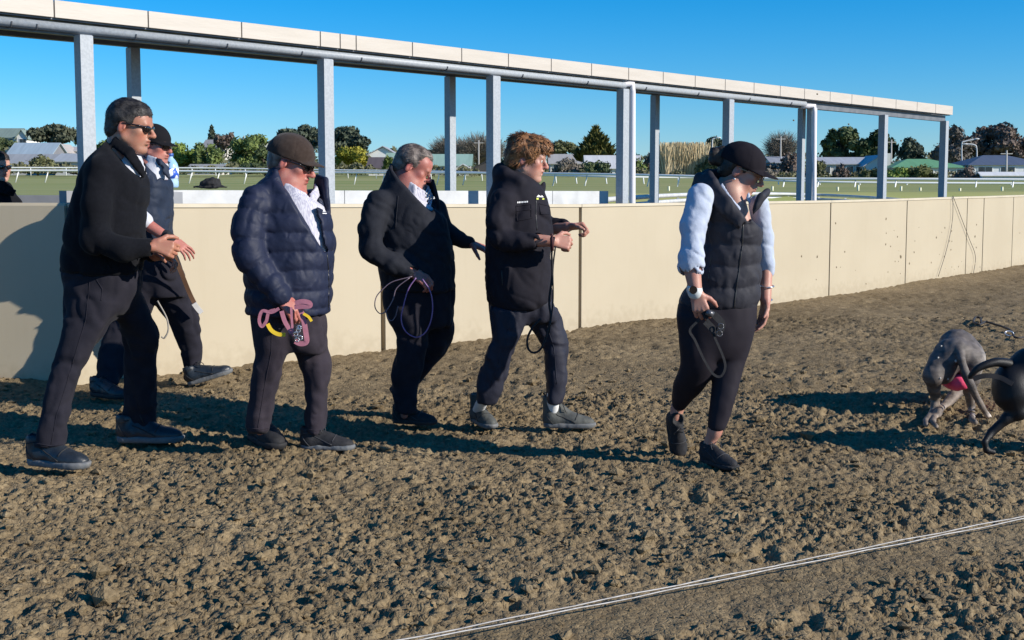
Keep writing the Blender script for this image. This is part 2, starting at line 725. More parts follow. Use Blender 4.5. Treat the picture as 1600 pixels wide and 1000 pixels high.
def dirt_material():
    m = bpy.data.materials.new('damp sand')
    m.use_nodes = True
    nt = m.node_tree
    L = nt.links
    b = nt.nodes['Principled BSDF']
    b.inputs['Roughness'].default_value = .95
    b.inputs['Specular IOR Level'].default_value = .15
    g = nt.nodes.new('ShaderNodeNewGeometry')

    def noise(sc, det, lo, hi, c0, c1):
        n = nt.nodes.new('ShaderNodeTexNoise')
        n.inputs['Scale'].default_value = sc
        n.inputs['Detail'].default_value = det
        L.new(g.outputs['Position'], n.inputs['Vector'])
        r = nt.nodes.new('ShaderNodeValToRGB')
        r.color_ramp.elements[0].position = lo
        r.color_ramp.elements[1].position = hi
        r.color_ramp.elements[0].color = (*c0, 1)
        r.color_ramp.elements[1].color = (*c1, 1)
        L.new(n.outputs['Fac'], r.inputs['Fac'])
        return n, r
    _, r1 = noise(1.1, 5, .35, .68, (.198, .150, .086), (.262, .202, .120))
    _, r2 = noise(45, 4, .3, .7, (.70, .67, .64), (1.25, 1.23, 1.2))
    _, r3 = noise(9, 5, .42, .6, (.86, .86, .88), (1, 1, 1))
    m1 = nt.nodes.new('ShaderNodeMixRGB'); m1.blend_type = 'MULTIPLY'; m1.inputs[0].default_value = 1
    m2 = nt.nodes.new('ShaderNodeMixRGB'); m2.blend_type = 'MULTIPLY'; m2.inputs[0].default_value = 1
    L.new(r1.outputs[0], m1.inputs[1]); L.new(r2.outputs[0], m1.inputs[2])
    L.new(m1.outputs[0], m2.inputs[1]); L.new(r3.outputs[0], m2.inputs[2])
    L.new(m2.outputs[0], b.inputs['Base Color'])
    n = nt.nodes.new('ShaderNodeTexNoise')
    n.inputs['Scale'].default_value = 160
    n.inputs['Detail'].default_value = 4
    L.new(g.outputs['Position'], n.inputs['Vector'])
    wv = nt.nodes.new('ShaderNodeTexNoise')
    wv.inputs['Scale'].default_value = 40
    L.new(g.outputs['Position'], wv.inputs['Vector'])
    ad = nt.nodes.new('ShaderNodeVectorMath'); ad.operation = 'MULTIPLY_ADD'
    ad.inputs[1].default_value = (.02, .02, .02)
    L.new(wv.outputs['Color'], ad.inputs[0]); L.new(g.outputs['Position'], ad.inputs[2])
    vo = nt.nodes.new('ShaderNodeTexVoronoi')
    vo.feature = 'DISTANCE_TO_EDGE'
    vo.inputs['Scale'].default_value = 40
    L.new(ad.outputs[0], vo.inputs['Vector'])
    mr = nt.nodes.new('ShaderNodeMapRange')
    mr.inputs['From Max'].default_value = .18
    L.new(vo.outputs['Distance'], mr.inputs['Value'])
    b1 = nt.nodes.new('ShaderNodeBump')
    b1.inputs['Strength'].default_value = .35
    b1.inputs['Distance'].default_value = .010
    L.new(mr.outputs[0], b1.inputs['Height'])
    bp = nt.nodes.new('ShaderNodeBump')
    bp.inputs['Strength'].default_value = .6
    bp.inputs['Distance'].default_value = .004
    L.new(n.outputs['Fac'], bp.inputs['Height'])
    L.new(b1.outputs['Normal'], bp.inputs['Normal'])
    L.new(bp.outputs['Normal'], b.inputs['Normal'])
    return m


M_DIRT = dirt_material()
Vs, Fs, off = [], [], 0
for s_ in ((-2.7, 3.2, 3.4, 5.6, .0085), (-3.9, 4.8, 5.59, 8.4, .0118), (-5.0, 7.8, 8.38, 13.2, .024), (-2, 14, 13.15, 25, .045)):
    v_, f_ = strip(*s_)
    Vs.append(v_); Fs.append(f_ + off); off += len(v_)
tag(link('dirt_track', np_mesh('dirt_track', np.concatenate(Vs), np.concatenate(Fs)), M_DIRT), kind='structure')
# loose clods lying on top
nl = 5200
rl = np.random.default_rng(77)
yl = 3.45 + 6.2 * rl.uniform(0, 1, nl) ** 1.25
xl = rl.uniform(-.50, .56, nl) * (yl + 1.2)
zl_ = dirt_height(xl, yl)
sz = rl.gamma(2.2, .0042, nl) + .003
dc_ = np.abs((xl - CAB0[0]) * cab_n[0] + (yl - CAB0[1]) * cab_n[1] + .05)
keep = (dc_ > .22) | (rl.uniform(0, 1, nl) < .12)
xl, yl, zl_, sz = xl[keep], yl[keep], zl_[keep], sz[keep]
ico = np.array([(0, 0, 1), (.9, 0, .35), (.28, .85, .4), (-.72, .53, .4), (-.72, -.53, .35), (.28, -.85, .4), (.4, .5, -.6), (-.6, 0, -.6), (.4, -.5, -.6)])
icf = np.array([(0, 1, 2), (0, 2, 3), (0, 3, 4), (0, 4, 5), (0, 5, 1), (1, 6, 2), (2, 6, 3), (3, 6, 7), (3, 7, 4), (4, 7, 8), (4, 8, 5), (5, 8, 1), (1, 8, 6), (6, 8, 7)])
nk = len(xl)
th = rl.uniform(0, 6.28, nk)
jit = 1 + rl.uniform(-.4, .4, (nk, 9, 3))
pv = ico[None] * jit * np.stack([rl.uniform(.7, 1.5, nk), rl.uniform(.7, 1.3, nk), rl.uniform(.5, .9, nk)], 1)[:, None]
px_ = pv[..., 0] * np.cos(th)[:, None] - pv[..., 1] * np.sin(th)[:, None]
py_ = pv[..., 0] * np.sin(th)[:, None] + pv[..., 1] * np.cos(th)[:, None]
V_ = np.stack([px_, py_, pv[..., 2]], 2) * sz[:, None, None] + np.stack([xl, yl, zl_ + sz * .3], 1)[:, None]
F_ = (icf[None] + (np.arange(nk) * 9)[:, None, None]).reshape(-1, 3)
tag(link('loose_clods', np_mesh('loose_clods', V_.reshape(-1, 3), F_, False), M_DIRT), 'loose clods of damp sand scattered over the track', 'sand', kind='stuff')
mb = MB()
mb.add([(-60, -30, -.09), (60, -30, -.09), (60, 40, -.09), (-60, 40, -.09)], [(0, 1, 2, 3)])
tag(mb.build('ground', M_DIRT), kind='structure')

# grass of the horse track, rising gently towards the town
GP = [(17.5, 305), (26, 302), (60, 297), (100, 291.5), (130, 285), (180, 276), (250, 270.5), (500, 264), (2600, 257)]


def grass_z(y):
    v = np.interp(np.log(y), [math.log(a) for a, _ in GP], [b for _, b in GP])
    return CAMZ + (290 - v) * y / FPX


ys = np.concatenate([np.arange(12, 60, 1.0), np.geomspace(60, 2600, 70)])
GV, GF = [], []
NC = 120
for i, y in enumerate(ys):
    w = 60 + y * 1.6
    for k in range(NC + 1):
        t = 2 * k / NC - 1
        x = w * (.3 * t + .7 * t ** 3)
        dw = (x - W0[0]) * wnrm[0] + (y - W0[1]) * wnrm[1]
        e = min(max((dw - 5.0) / 4.0, 0), 1)
        GV.append((x, y, -.5 * (1 - e) + e * float(grass_z(y))))
for i in range(len(ys) - 1):
    for k in range(NC):
        a = i * (NC + 1) + k
        GF.append((a, a + 1, a + NC + 2, a + NC + 1))
M_GRASS = mat('winter turf', (.235, .27, .09), .9, (.34, .325, .14), nscale=.09, bump=.15, bscale=3.0, spec=.1,
              stretch=(.35, 1.6, 1), detail=8)
tag(link('grass_field', np_mesh('grass_field', GV, GF), M_GRASS), kind='structure')

# ================================================================== the wall round the track
M_BEIGE = mat('beige painted sheet', (.435, .372, .268), .55, (.462, .398, .29), nscale=1.2, bump=.06, bscale=9, spec=.3)
def weather(m):
    nt = m.node_tree
    bs = nt.nodes['Principled BSDF']
    src = bs.inputs['Base Color'].links[0].from_socket
    g = nt.nodes.new('ShaderNodeNewGeometry')
    sx = nt.nodes.new('ShaderNodeSeparateXYZ')
    nt.links.new(g.outputs['Position'], sx.inputs[0])
    lo = nt.nodes.new('ShaderNodeMapRange')            # sand thrown up along the foot of the wall
    lo.inputs['From Min'].default_value = .42
    lo.inputs['From Max'].default_value = .0
    nt.links.new(sx.outputs['Z'], lo.inputs['Value'])
    n = nt.nodes.new('ShaderNodeTexNoise')
    n.inputs['Scale'].default_value = 14
    n.inputs['Detail'].default_value = 8
    nt.links.new(g.outputs['Position'], n.inputs['Vector'])
    ml = nt.nodes.new('ShaderNodeMath'); ml.operation = 'MULTIPLY'
    nt.links.new(lo.outputs[0], ml.inputs[0]); nt.links.new(n.outputs['Fac'], ml.inputs[1])
    r = nt.nodes.new('ShaderNodeValToRGB')
    r.color_ramp.elements[0].position = .28
    r.color_ramp.elements[1].position = .52
    r.color_ramp.elements[1].color = (.22, .22, .22, 1)
    nt.links.new(ml.outputs[0], r.inputs['Fac'])
    mx = nt.nodes.new('ShaderNodeMixRGB')
    mx.inputs[2].default_value = (.24, .185, .11, 1)
    nt.links.new(src, mx.inputs[1]); nt.links.new(r.outputs[0], mx.inputs[0])
    mp = nt.nodes.new('ShaderNodeMapping'); mp.inputs['Scale'].default_value = (7, 7, .5)
    nt.links.new(g.outputs['Position'], mp.inputs['Vector'])
    n2 = nt.nodes.new('ShaderNodeTexNoise'); n2.inputs['Scale'].default_value = 2.2; n2.inputs['Detail'].default_value = 7
    nt.links.new(mp.outputs[0], n2.inputs['Vector'])
    r2 = nt.nodes.new('ShaderNodeValToRGB')
    r2.color_ramp.elements[0].position = .30; r2.color_ramp.elements[0].color = (.86, .84, .80, 1)
    r2.color_ramp.elements[1].position = .46; r2.color_ramp.elements[1].color = (1, 1, 1, 1)
    nt.links.new(n2.outputs['Fac'], r2.inputs['Fac'])
    m2 = nt.nodes.new('ShaderNodeMixRGB'); m2.blend_type = 'MULTIPLY'; m2.inputs[0].default_value = .10
    nt.links.new(mx.outputs[0], m2.inputs[1]); nt.links.new(r2.outputs[0], m2.inputs[2])
    nt.links.new(m2.outputs[0], bs.inputs['Base Color'])


weather(M_BEIGE)
M_JOINT = mat('joint timber', (.26, .19, .11), .8, bump=.3, bscale=30)
M_COPE = mat('cream coping', (.55, .485, .37), .55, (.50, .44, .33), nscale=4)
M_SPLAT = mat('mud splash', (.17, .135, .085), .95)
M_STEEL = mat('galvanised steel', (.30, .33, .365), .5, (.355, .385, .42), nscale=55, metal=.0, bump=.03, bscale=60, detail=2,
              contrast=(.4, .6))
M_DKSTEEL = mat('dark weathered steel', (.13, .14, .16), .5, (.18, .19, .21), nscale=9, metal=.35)

wall = thing('wall', (*WP[1][:2], 0), 'long beige panelled wall with cream coping along the dirt track', 'wall')
rng = np.random.default_rng(4)
for i in range(len(WP) - 1):
    p, q = WP[i][:2] + wnrm * .03, WP[i + 1][:2] + wnrm * .03
    d = unit(q - p)
    wide = .03 if i in (0, 1) else (.016 if i != 6 else .02)
    a, b = p + d * (.012 if i != 1 else .02), q - d * wide
    mb = MB()
    mb.slab(a, b, .06, -.2, WZ[i] - .03, bev=.004, z0b=-.2, z1b=WZ[i + 1] - .03)
    pn = mb.build('panel', M_BEIGE, wall)
    mb = MB()
    mb.slab(p + d * .002, q - d * .002, .085, WZ[i] - .029, WZ[i] + .0, z0b=WZ[i + 1] - .029, z1b=WZ[i + 1])
    mb.build('coping', M_COPE, wall)
    # timber post behind the joint
    mb = MB()
    c = q + wnrm * .055
    mb.box((*c, (WZ[i + 1] - .25) / 2), (*(d * .05), 0), (*(wnrm * .022), 0), (0, 0, (WZ[i + 1] + .15) / 2))
    mb.build('joint_post', M_JOINT, wall)
# mud kicked up on the right-hand panels
mb = MB()
for k in range(60):
    i = rng.choice([3, 4, 4, 5, 5, 6, 8])
    t = rng.uniform(.05, .95)
    z = rng.uniform(.1, 1.15) * rng.uniform(.5, 1)
    c = WP[i][:2] + (WP[i + 1][:2] - WP[i][:2]) * t
    d = unit(WP[i + 1][:2] - WP[i][:2])
    n = np.array([d[1], -d[0]])
    c = c + n * .002
    r = rng.uniform(.006, .02) * (1.6 if k < 8 else 1)
    vs = []
    m_ = 7
    for j in range(m_):
        th = 2 * math.pi * j / m_
        rr = r * rng.uniform(.6, 1.2)
        vs.append((*(c + d * rr * math.cos(th)), z + rr * math.sin(th)))
    vs.append((*(c + n * r * .35), z))
    mb.add(vs, [(j, (j + 1) % m_, m_) for j in range(m_)])
o = mb.build('mud_splash', M_SPLAT, wall)
o['kind'] = 'stuff'

gate = thing('wall', (*LEFT1[:2], 0), 'separate tan wall section in shade behind the two leftmost men', 'wall')
zl = at(60, 317, LEFT1[1])[2]
lw = LEFT1[:2] - LEFT0[:2]
ld = unit(lw)
ln = np.array([-ld[1], ld[0]])
cmid = (LEFT0[:2] + LEFT1[:2]) / 2 + ln * .06
mb = MB()
mb.box((*cmid, zl / 2 - .1), (*(ld * np.linalg.norm(lw) / 2), 0), (*(ln * .06), 0), (0, 0, zl / 2 + .1), bev=.02)
mb.build('panel', M_BEIGE, gate, smooth=False)
mb = MB()
c = LEFT1[:2] + ld * .035 + ln * .08
mb.box((*c, .58), (*(ld * .03), 0), (*(ln * .04), 0), (0, 0, .72))
mb.build('end_post', M_DKSTEEL, gate)

# two slack cords over the far end of the wall
M_CORD = mat('cord', (.09, .085, .08), .7)
for pts, lab in (([(1489, 306), (1488, 345), (1479, 390), (1466, 432)], 'thin slack cord hanging down the right end of the beige wall, the left of two'),
                 ([(1489, 306), (1500, 335), (1514, 372), (1524, 400), (1521, 428)], 'thin cord curving to the right down the far beige wall, the right of two')):
    mb = MB()
    P3 = [on_line(u, v, WP[5] - np.array([*wnrm, 0]) * .03, WP[6] - np.array([*wnrm, 0]) * .03) for u, v in pts]
    mb.tube(spline(P3, 6), .0045, 5)
    o = mb.build('hanging_cord', M_CORD, smooth=True)
    tag(o, lab, 'cord', 'cords hanging on the wall')

# ================================================================== canopy over the catching pen
cl = unit(WP[6][:2] - W0)                            # the canopy runs straight, just clear of the slightly bent wall
cln = np.array([-cl[1], cl[0]])
clear = max((w[:2] - W0).dot(cln) for w in WP[:7]) + .10
print('canopy clearance', clear)
wall_n, wall_d = wnrm, wdir
wnrm, wdir = cln, cl
W1 = WP[6][:2]
FL0, FL1 = np.array([*(W0 + wnrm * (clear + .12)), 0]), np.array([*(W1 + wnrm * (clear + .12)), 0])
RL0, RL1 = np.array([*(W0 + wnrm * (clear + .97)), 0]), np.array([*(W1 + wnrm * (clear + .97)), 0])
vt = lambda u: -9.8 + .1182 * u
vb = lambda u: 18 + .1086 * u
vr = lambda u: 55 + .0912 * u
UE = 1488
canopy = thing('canopy', on_line(985, 313, FL0, FL1) * np.array([1, 1, 0]),
               'long low canopy on steel posts with cream fascia behind the wall', 'canopy')
UL = -330
M_FASC = mat('cream fascia board', (.50, .455, .40), .55, (.465, .42, .365), nscale=3, bump=.1, bscale=14, stretch=(1, 1, 8))
JU = [UL, -190, -65, 83, 230, 376, 499, 530, 555, 643, 720, 793, 860, 923, 981, 1035, 1085, 1132, 1177, 1218, 1256, 1296, 1330, 1363, 1399,
      1432, 1461, UE]
for a, b in zip(JU[:-1], JU[1:]):
    p, q = on_line(a, vt(a), FL0, FL1), on_line(b, vt(b), FL0, FL1)
    p2, q2 = on_line(a, vb(a), FL0, FL1), on_line(b, vb(b), FL0, FL1)
    d = unit(q[:2] - p[:2])
    mb = MB()
    g = .006
    mb.slab(p[:2] + d * g, q[:2] - d * g, .025, p2[2], p[2], z0b=q2[2], z1b=q[2])
    mb.build('fascia_panel', M_FASC, canopy)


def run(line, u0, u1, vfun, dz0, dz1, back, thick, name, m):
    """straight member under the roof: bottom and top given relative to the line vfun"""
    p, q = on_line(u0, vfun(u0), *line), on_line(u1, vfun(u1), *line)
    mb = MB()
    o = wnrm * back
    mb.slab(p[:2] + o, q[:2] + o, thick, p[2] + dz0, p[2] + dz1, z0b=q[2] + dz0, z1b=q[2] + dz1)
    return mb.build(name, m, canopy), p, q


# backing channel of the fascia, gutter, beams, roof sheet
run((FL0, FL1), UL, UE - 2, vb, -.012, .10, .045, .06, 'fascia_channel', M_DKSTEEL)
run((FL0, FL1), UL, UE - 2, vb, -.105, -.014, .12, .06, 'front_beam', M_DKSTEEL)
p, q = on_line(UL, vb(UL), FL0, FL1), on_line(1264, vb(1264), FL0, FL1)
mb = MB()
o3 = np.array([*(wnrm * .06), -.055])
mb.tube([p + o3, q + o3], .036, 10)
mb.build('gutter', M_STEEL, canopy, smooth=True)
for k in range(15):
    u = [-120, 60, 215, 358, 475, 568, 702, 820, 922, 1013, 1095, 1175, 1240, 20, 298][k]
    c = on_line(u, vb(u), FL0, FL1) + o3
    mb = MB()
    th = np.linspace(math.pi * 1.0, math.pi * 2.0, 7)
    arc = [c + np.array([*(wnrm * .040 * math.cos(t)), .040 * math.sin(t)]) for t in th]
    mb.tube(arc, .006, 5)
    mb.build('gutter_bracket', M_DKSTEEL, canopy)
run((RL0, RL1), UL, 1470, vr, 0, .11, 0, .07, 'rear_beam', M_DKSTEEL)
pa, qa = on_line(UL, vt(UL), FL0, FL1), on_line(UE, vt(UE), FL0, FL1)
pr_, qr_ = on_line(UL, vr(UL), RL0, RL1), on_line(1470, vr(1470), RL0, RL1)
mb = MB()
nrib = 60
fr = [pa + (qa - pa) * t - np.array([*(-wnrm * .02), .03]) for t in np.linspace(0, 1, nrib * 2 + 1)]
bk = [pr_ + (qr_ - pr_) * t + np.array([*(wnrm * .2), .13]) for t in np.linspace(0, 1, nrib * 2 + 1)]
V, F = [], []
for i, (a, b) in enumerate(zip(fr, bk)):
    w = np.array([0, 0, .012 * (i % 2)])
    V += [a + w, b + w]
for i in range(len(fr) - 1):
    F.append((2 * i, 2 * i + 2, 2 * i + 3, 2 * i + 1))
mb.add(V, F)
mb.build('roof_sheet', M_DKSTEEL, canopy)
# end trim
c = (qa + on_line(UE, vb(UE), FL0, FL1)) / 2
# posts
d3, n3 = np.array([*wdir, 0]), np.array([*wnrm, 0])


def post(u, line, vtop, half_w, zpad, name='post', m=M_STEEL):
    b = on_line(u, 316, *line)
    t = on_line(u, vtop(u), *line)
    mb = MB()
    z0, z1 = -.1, t[2] + zpad
    mb.box((b[0], b[1], (z0 + z1) / 2), d3 * half_w, n3 * half_w, (0, 0, (z1 - z0) / 2), bev=.006)
    return mb.build(name, m, canopy)


FPL = (FL0 + n3 * .05, FL1 + n3 * .05)
for u in (-95, 138, 511, 771, 972, 1136, 1266, 1377, 1472):
    post(u, FPL, vb, .05, -.106)
for u in (-210, 214, 704, 1022, 1250):
    post(u, (RL0, RL1), vr, .042, -.002)
for u, v0 in ((988, 132), (1272, 166)):
    b, t = on_line(u, 316, FL0 + n3 * .0, FL1 + n3 * .0), on_line(u, v0, FL0, FL1)
    mb = MB()
    pts = [t + n3 * .10 - d3 * .18 + np.array([0, 0, .0]), t + n3 * .06 - d3 * .06, t, t - np.array([0, 0, .08]), (b[0], b[1], 1.0), (b[0], b[1], 0)]
    mb.tube(pts, .037, 10)
    mb.build('downpipe', mat('pale pipe', (.72, .70, .73), .4), canopy, smooth=True)

# ================================================================== low barriers behind the wall
M_WHITE = mat('white painted concrete', (.56, .57, .58), .7, (.44, .45, .46), nscale=5, bump=.2, bscale=25)
M_GREYC = mat('grey slab', (.23, .24, .26), .7, (.29, .30, .32), nscale=5)
BL0, BL1 = np.array([*(W0 + wnrm * (clear + .48)), 0]), np.array([*(W1 + wnrm * (clear + .48)), 0])
p, q = on_line(236, 297, BL0, BL1), on_line(939, 298.5, BL0, BL1)
bar = thing('barrier', (p + q) / 2 * np.array([1, 1, 0]), 'white concrete barrier between the canopy post rows', 'barrier')
nb_ = 6
for k in range(nb_):
    a, b = p + (q - p) * (k / nb_), p + (q - p) * ((k + 1) / nb_)
    mb = MB()
    g = .004
    mb.slab(a[:2] + wdir * g, b[:2] - wdir * g, .22, -.1, a[2], z0b=-.1, z1b=b[2])
    mb.build('block', M_WHITE, bar)
p, q = on_line(98, 298, FL0 + n3 * .16, FL1 + n3 * .16), on_line(279, 300, FL0 + n3 * .16, FL1 + n3 * .16)
mb = MB()
mb.slab(p[:2], q[:2], .12, .9, p[2], z0b=.9, z1b=q[2])
tag(mb.build('barrier', M_GREYC), 'dark grey slab rail behind the capped man at the left', 'barrier')
p, q = at(-60, 305, 9.9), at(106, 305, 9.9)
mb = MB()
mb.slab(p[:2], q[:2], .12, .9, p[2], z0b=.9, z1b=q[2])
tag(mb.build('barrier', M_GREYC), 'grey ledge behind the shaded tan wall section at far left', 'barrier')

# white curving inner rail seen past the end of the barrier
RC = [(925, 314, 15), (985, 309, 18.5), (1060, 304.6, 23), (1130, 302.6, 27), (1200, 302.6, 30), (1280, 304.5, 31), (1350, 308, 29), (1430, 314, 26)]
pts = spline([at(*t) for t in RC], 5)
rail = thing('inner_rail', pts[20] * np.array([1, 1, 0]), 'low white curving double rail beyond the beige wall', 'rail')
for dz in (0, -.11):
    mb = MB()
    mb.tube([p + np.array([0, 0, dz]) for p in pts], .036, 8)
    mb.build('rail', M_WHITE, rail, smooth=True)
for k in range(1, len(pts), 3):
    mb = MB()
    x = pts[k]
    mb.box((x[0], x[1] + .05, x[2] / 2 - .03), (.025, 0, 0), (0, .02, 0), (0, 0, x[2] / 2 - .02))
    mb.build('post', M_WHITE, rail)

# drink bottle and black bundle standing on the barrier
bt = on_line(267.5, 293, BL0 - n3 * .03, BL1 - n3 * .03)
br = .060
bottle = thing('bottle', bt, 'large blue water bottle standing on the white barrier', 'bottle')


def lathe(c, prof, name, m, parent, seg=20):
    mb = MB()
    V, F = [], []
    for r, z in prof:
        for k in range(seg):
            th = 2 * math.pi * k / seg
            V.append((c[0] + r * math.cos(th), c[1] + r * math.sin(th), c[2] + z))
    for i in range(len(prof) - 1):
        for k in range(seg):
            k2 = (k + 1) % seg
            F.append((i * seg + k, i * seg + k2, (i + 1) * seg + k2, (i + 1) * seg + k))
    F.append(tuple(range(seg))[::-1])
    F.append(tuple((len(prof) - 1) * seg + k for k in range(seg)))
    mb.add(V, F)
    return mb.build(name, m, parent, smooth=True)


M_PET = mat('blue tinted plastic', (.28, .47, .68), .12, (.42, .58, .74), nscale=14)
lathe(bt, [(.052, 0), (br, .012), (br, .05), (br * .95, .06), (br, .07), (br, .165), (br * .9, .19), (br * .6, .222), (.02, .238), (.02, .25)], 'body', M_PET, bottle)
M_LBL = mat('printed label', (.03, .10, .52), .4, (.80, .85, .93), nscale=32, detail=0, contrast=(.5, .52))
lathe(bt, [(br + .002, .072), (br + .002, .155)], 'label', M_LBL, bottle)
lathe(bt, [(.024, .2505), (.024, .272), (.02, .275)], 'cap', mat('bottle cap', (.05, .12, .4), .4), bottle)
bb = on_line(329, 293.5, BL0 - n3 * .02, BL1 - n3 * .02)
M_BLACK = mat('black cloth', (.010, .010, .013), .85, bump=.3, bscale=60)
o = link('folded_bag', sculpt('folded_bag', [ell(bb + (0, 0, .035), (.085, .07, .04), k=.02), ell(bb + (.02, 0, .065), (.06, .05, .02), k=.02),
                                          ell(bb + (0, 0, .008), (.135, .075, .009), k=.01)], .006,
                               disp=lambda P: (vnoise(P, 40, 3) - .5) * .015), M_BLACK)
tag(o, 'black folded bag lying on the white barrier', 'bag')

# lure cable
M_CABLE = mat('steel cable', (.40, .39, .38), .5, (.26, .25, .24), nscale=30, metal=.2)
cable = thing('lure_cable', CAB0, 'pair of pale cables stretched across the dirt in the foreground', 'cable')
for off_ in (.0, .030):
    mb = MB()
    pts = []
    for t in np.linspace(-.25, 1.25, 40):
        c = CAB0 + (CAB1 - CAB0) * t
        c = np.array([c[0] + cab_n[0] * (off_ - .015), c[1] + cab_n[1] * (off_ - .015), .013 + .002 * math.sin(t * 40 + off_ * 100)])
        pts.append(c)
    mb.tube(pts, .0027, 6)
    mb.build('strand', M_CABLE, cable, smooth=True)
# discarded lead on the dirt at the right
lp = [(1600, 527), (1586, 527), (1580, 517), (1568, 511), (1552, 506), (1540, 503), (1530, 507), (1521, 503), (1524, 496), (1532, 497), (1533, 505)]
mb = MB()
mb.tube(spline([gnd(u, v, .02) for u, v in lp], 5), .011, 6)
tag(mb.build('dog_lead', mat('dark strap', (.02, .018, .02), .7), smooth=True), 'dark dog lead lying in loops on the dirt beyond the grey greyhound', 'lead')
mb = MB()
cc = gnd(1577, 521, .03)
mb.tube([cc + .04 * np.array([math.cos(t), .6 * math.sin(t), .5 * math.sin(t)]) for t in np.linspace(0, 2 * math.pi, 14)], .006, 5)
tag(mb.build('metal_ring', mat('bright ring', (.7, .7, .72), .3, metal=.6), smooth=True), 'small bright ring lying on the dirt beside the dark lead', 'ring')
# sand kicked up by the dogs
mb = MB()
for k in range(420):
    c = gnd(1452, 705) + np.array([rng.normal(0, .10), rng.normal(0, .10), abs(rng.normal(.02, .05))])
    r = rng.uniform(.002, .0055)
    V = [c + r * unit(rng.normal(size=3)) for _ in range(4)]
    mb.add(V, [(0, 1, 2), (0, 2, 3), (0, 3, 1), (1, 3, 2)])
for u, v, d in ((1240, 188, 7.4), (1326, 194, 7.4), (1408, 220, 7.4), (789, 221, 7), (1277, 147, 7.3)):
    c = at(u, v, d)
    mb.ball(c, (.006, .005, .005), 6, 4)
tag(mb.build('kicked_up_sand', M_DIRT), 'pale spray of sand kicked up behind the greyhounds', 'sand', kind='stuff')
# ================================================================== far side: running rails, town, trees
M_RAILW = mat('white rail paint', (.80, .80, .78), .5)


def running_rail(tab, height, lean, spacing, r, label):
    """tab: (u, v of the top, distance)"""
    pts = spline([at(*t) for t in tab], 14)
    root = thing('running_rail', pts[len(pts) // 2] * np.array([1, 1, 0]) + np.array([0, 0, pts[0][2] - height]), label, 'rail')
    mb = MB()
    mb.tube(pts, r * 1.7, 6)
    mb.build('top_rail', M_RAILW, root, smooth=True)
    acc = 0
    prev = pts[0]
    first = None
    for i in range(1, len(pts)):
        seg = np.linalg.norm(pts[i] - prev)
        acc += seg
        prev = pts[i]
        if acc >= spacing:
            acc = 0
            p = pts[i]
            b = p + np.array([lean, -.25, -height])
            if first is None:
                mb = MB()
                mb.tube([p, p * .65 + b * .35 + np.array([lean * -.2, 0, 0]), b + (0, 0, -.15)], r, 5)
                first = mb.build('post', M_RAILW, root, smooth=True)
                fp = p
            else:
                o = first.copy()
                COL.objects.link(o)
                o.parent = root
                o.location = tuple(p - fp)


running_rail([(-60, 266.5, 122), (100, 266.5, 122), (300, 267.5, 120), (500, 269.5, 116), (700, 270, 110), (880, 271.5, 104), (1050, 274.5, 98),
              (1200, 279, 95), (1400, 279.8, 92), (1660, 281, 90)], 1.05, -.25, 2.55, .062, 'nearer white running rail with leaning posts across the grass')
running_rail([(-60, 262, 165), (300, 262.5, 165), (500, 265.5, 160), (700, 268, 150), (900, 275, 120), (1100, 278, 118), (1300, 284.5, 112), (1660, 287, 110)],
             .9, .1, 3.0, .06, 'farther white running rail set back behind the first on the grass')
for u, v, lab in ((1207, 291, 'pale stake in the turf just right of the face of the woman'), (1309, 292, 'pale stake in the turf, left of two between the paired posts and the next post'),
                  (1341, 289, 'taller pale stake in the turf left of the post below the big dark trees'), (1408, 291, 'pale stake in the turf below the domed tree'),
                  (1438, 293, 'low pale stake in the turf left of the last canopy post'), (1500, 294, 'pale stake in the turf just right of the last canopy post'),
                  (1566, 292, 'pale stake in the turf near the right edge'), (1045, 291, 'pale stake in the turf below the straw coloured canes')):
    d = 48
    p = at(u, v, d)
    zb = float(grass_z(d))
    mb = MB()
    mb.tube([(p[0], p[1], zb - .1), p], .045, 6)
    o = mb.build('marker_stake', mat('pale stake', (.72, .70, .5), .6), smooth=True)
    tag(o, lab, 'stake', 'pale stakes in the turf')

# ------------------------------------------------------------------ buildings
M_PANE = mat('dark pane', (.03, .035, .04), .15)
M_TRIM = mat('white trim', (.75, .75, .73), .5)


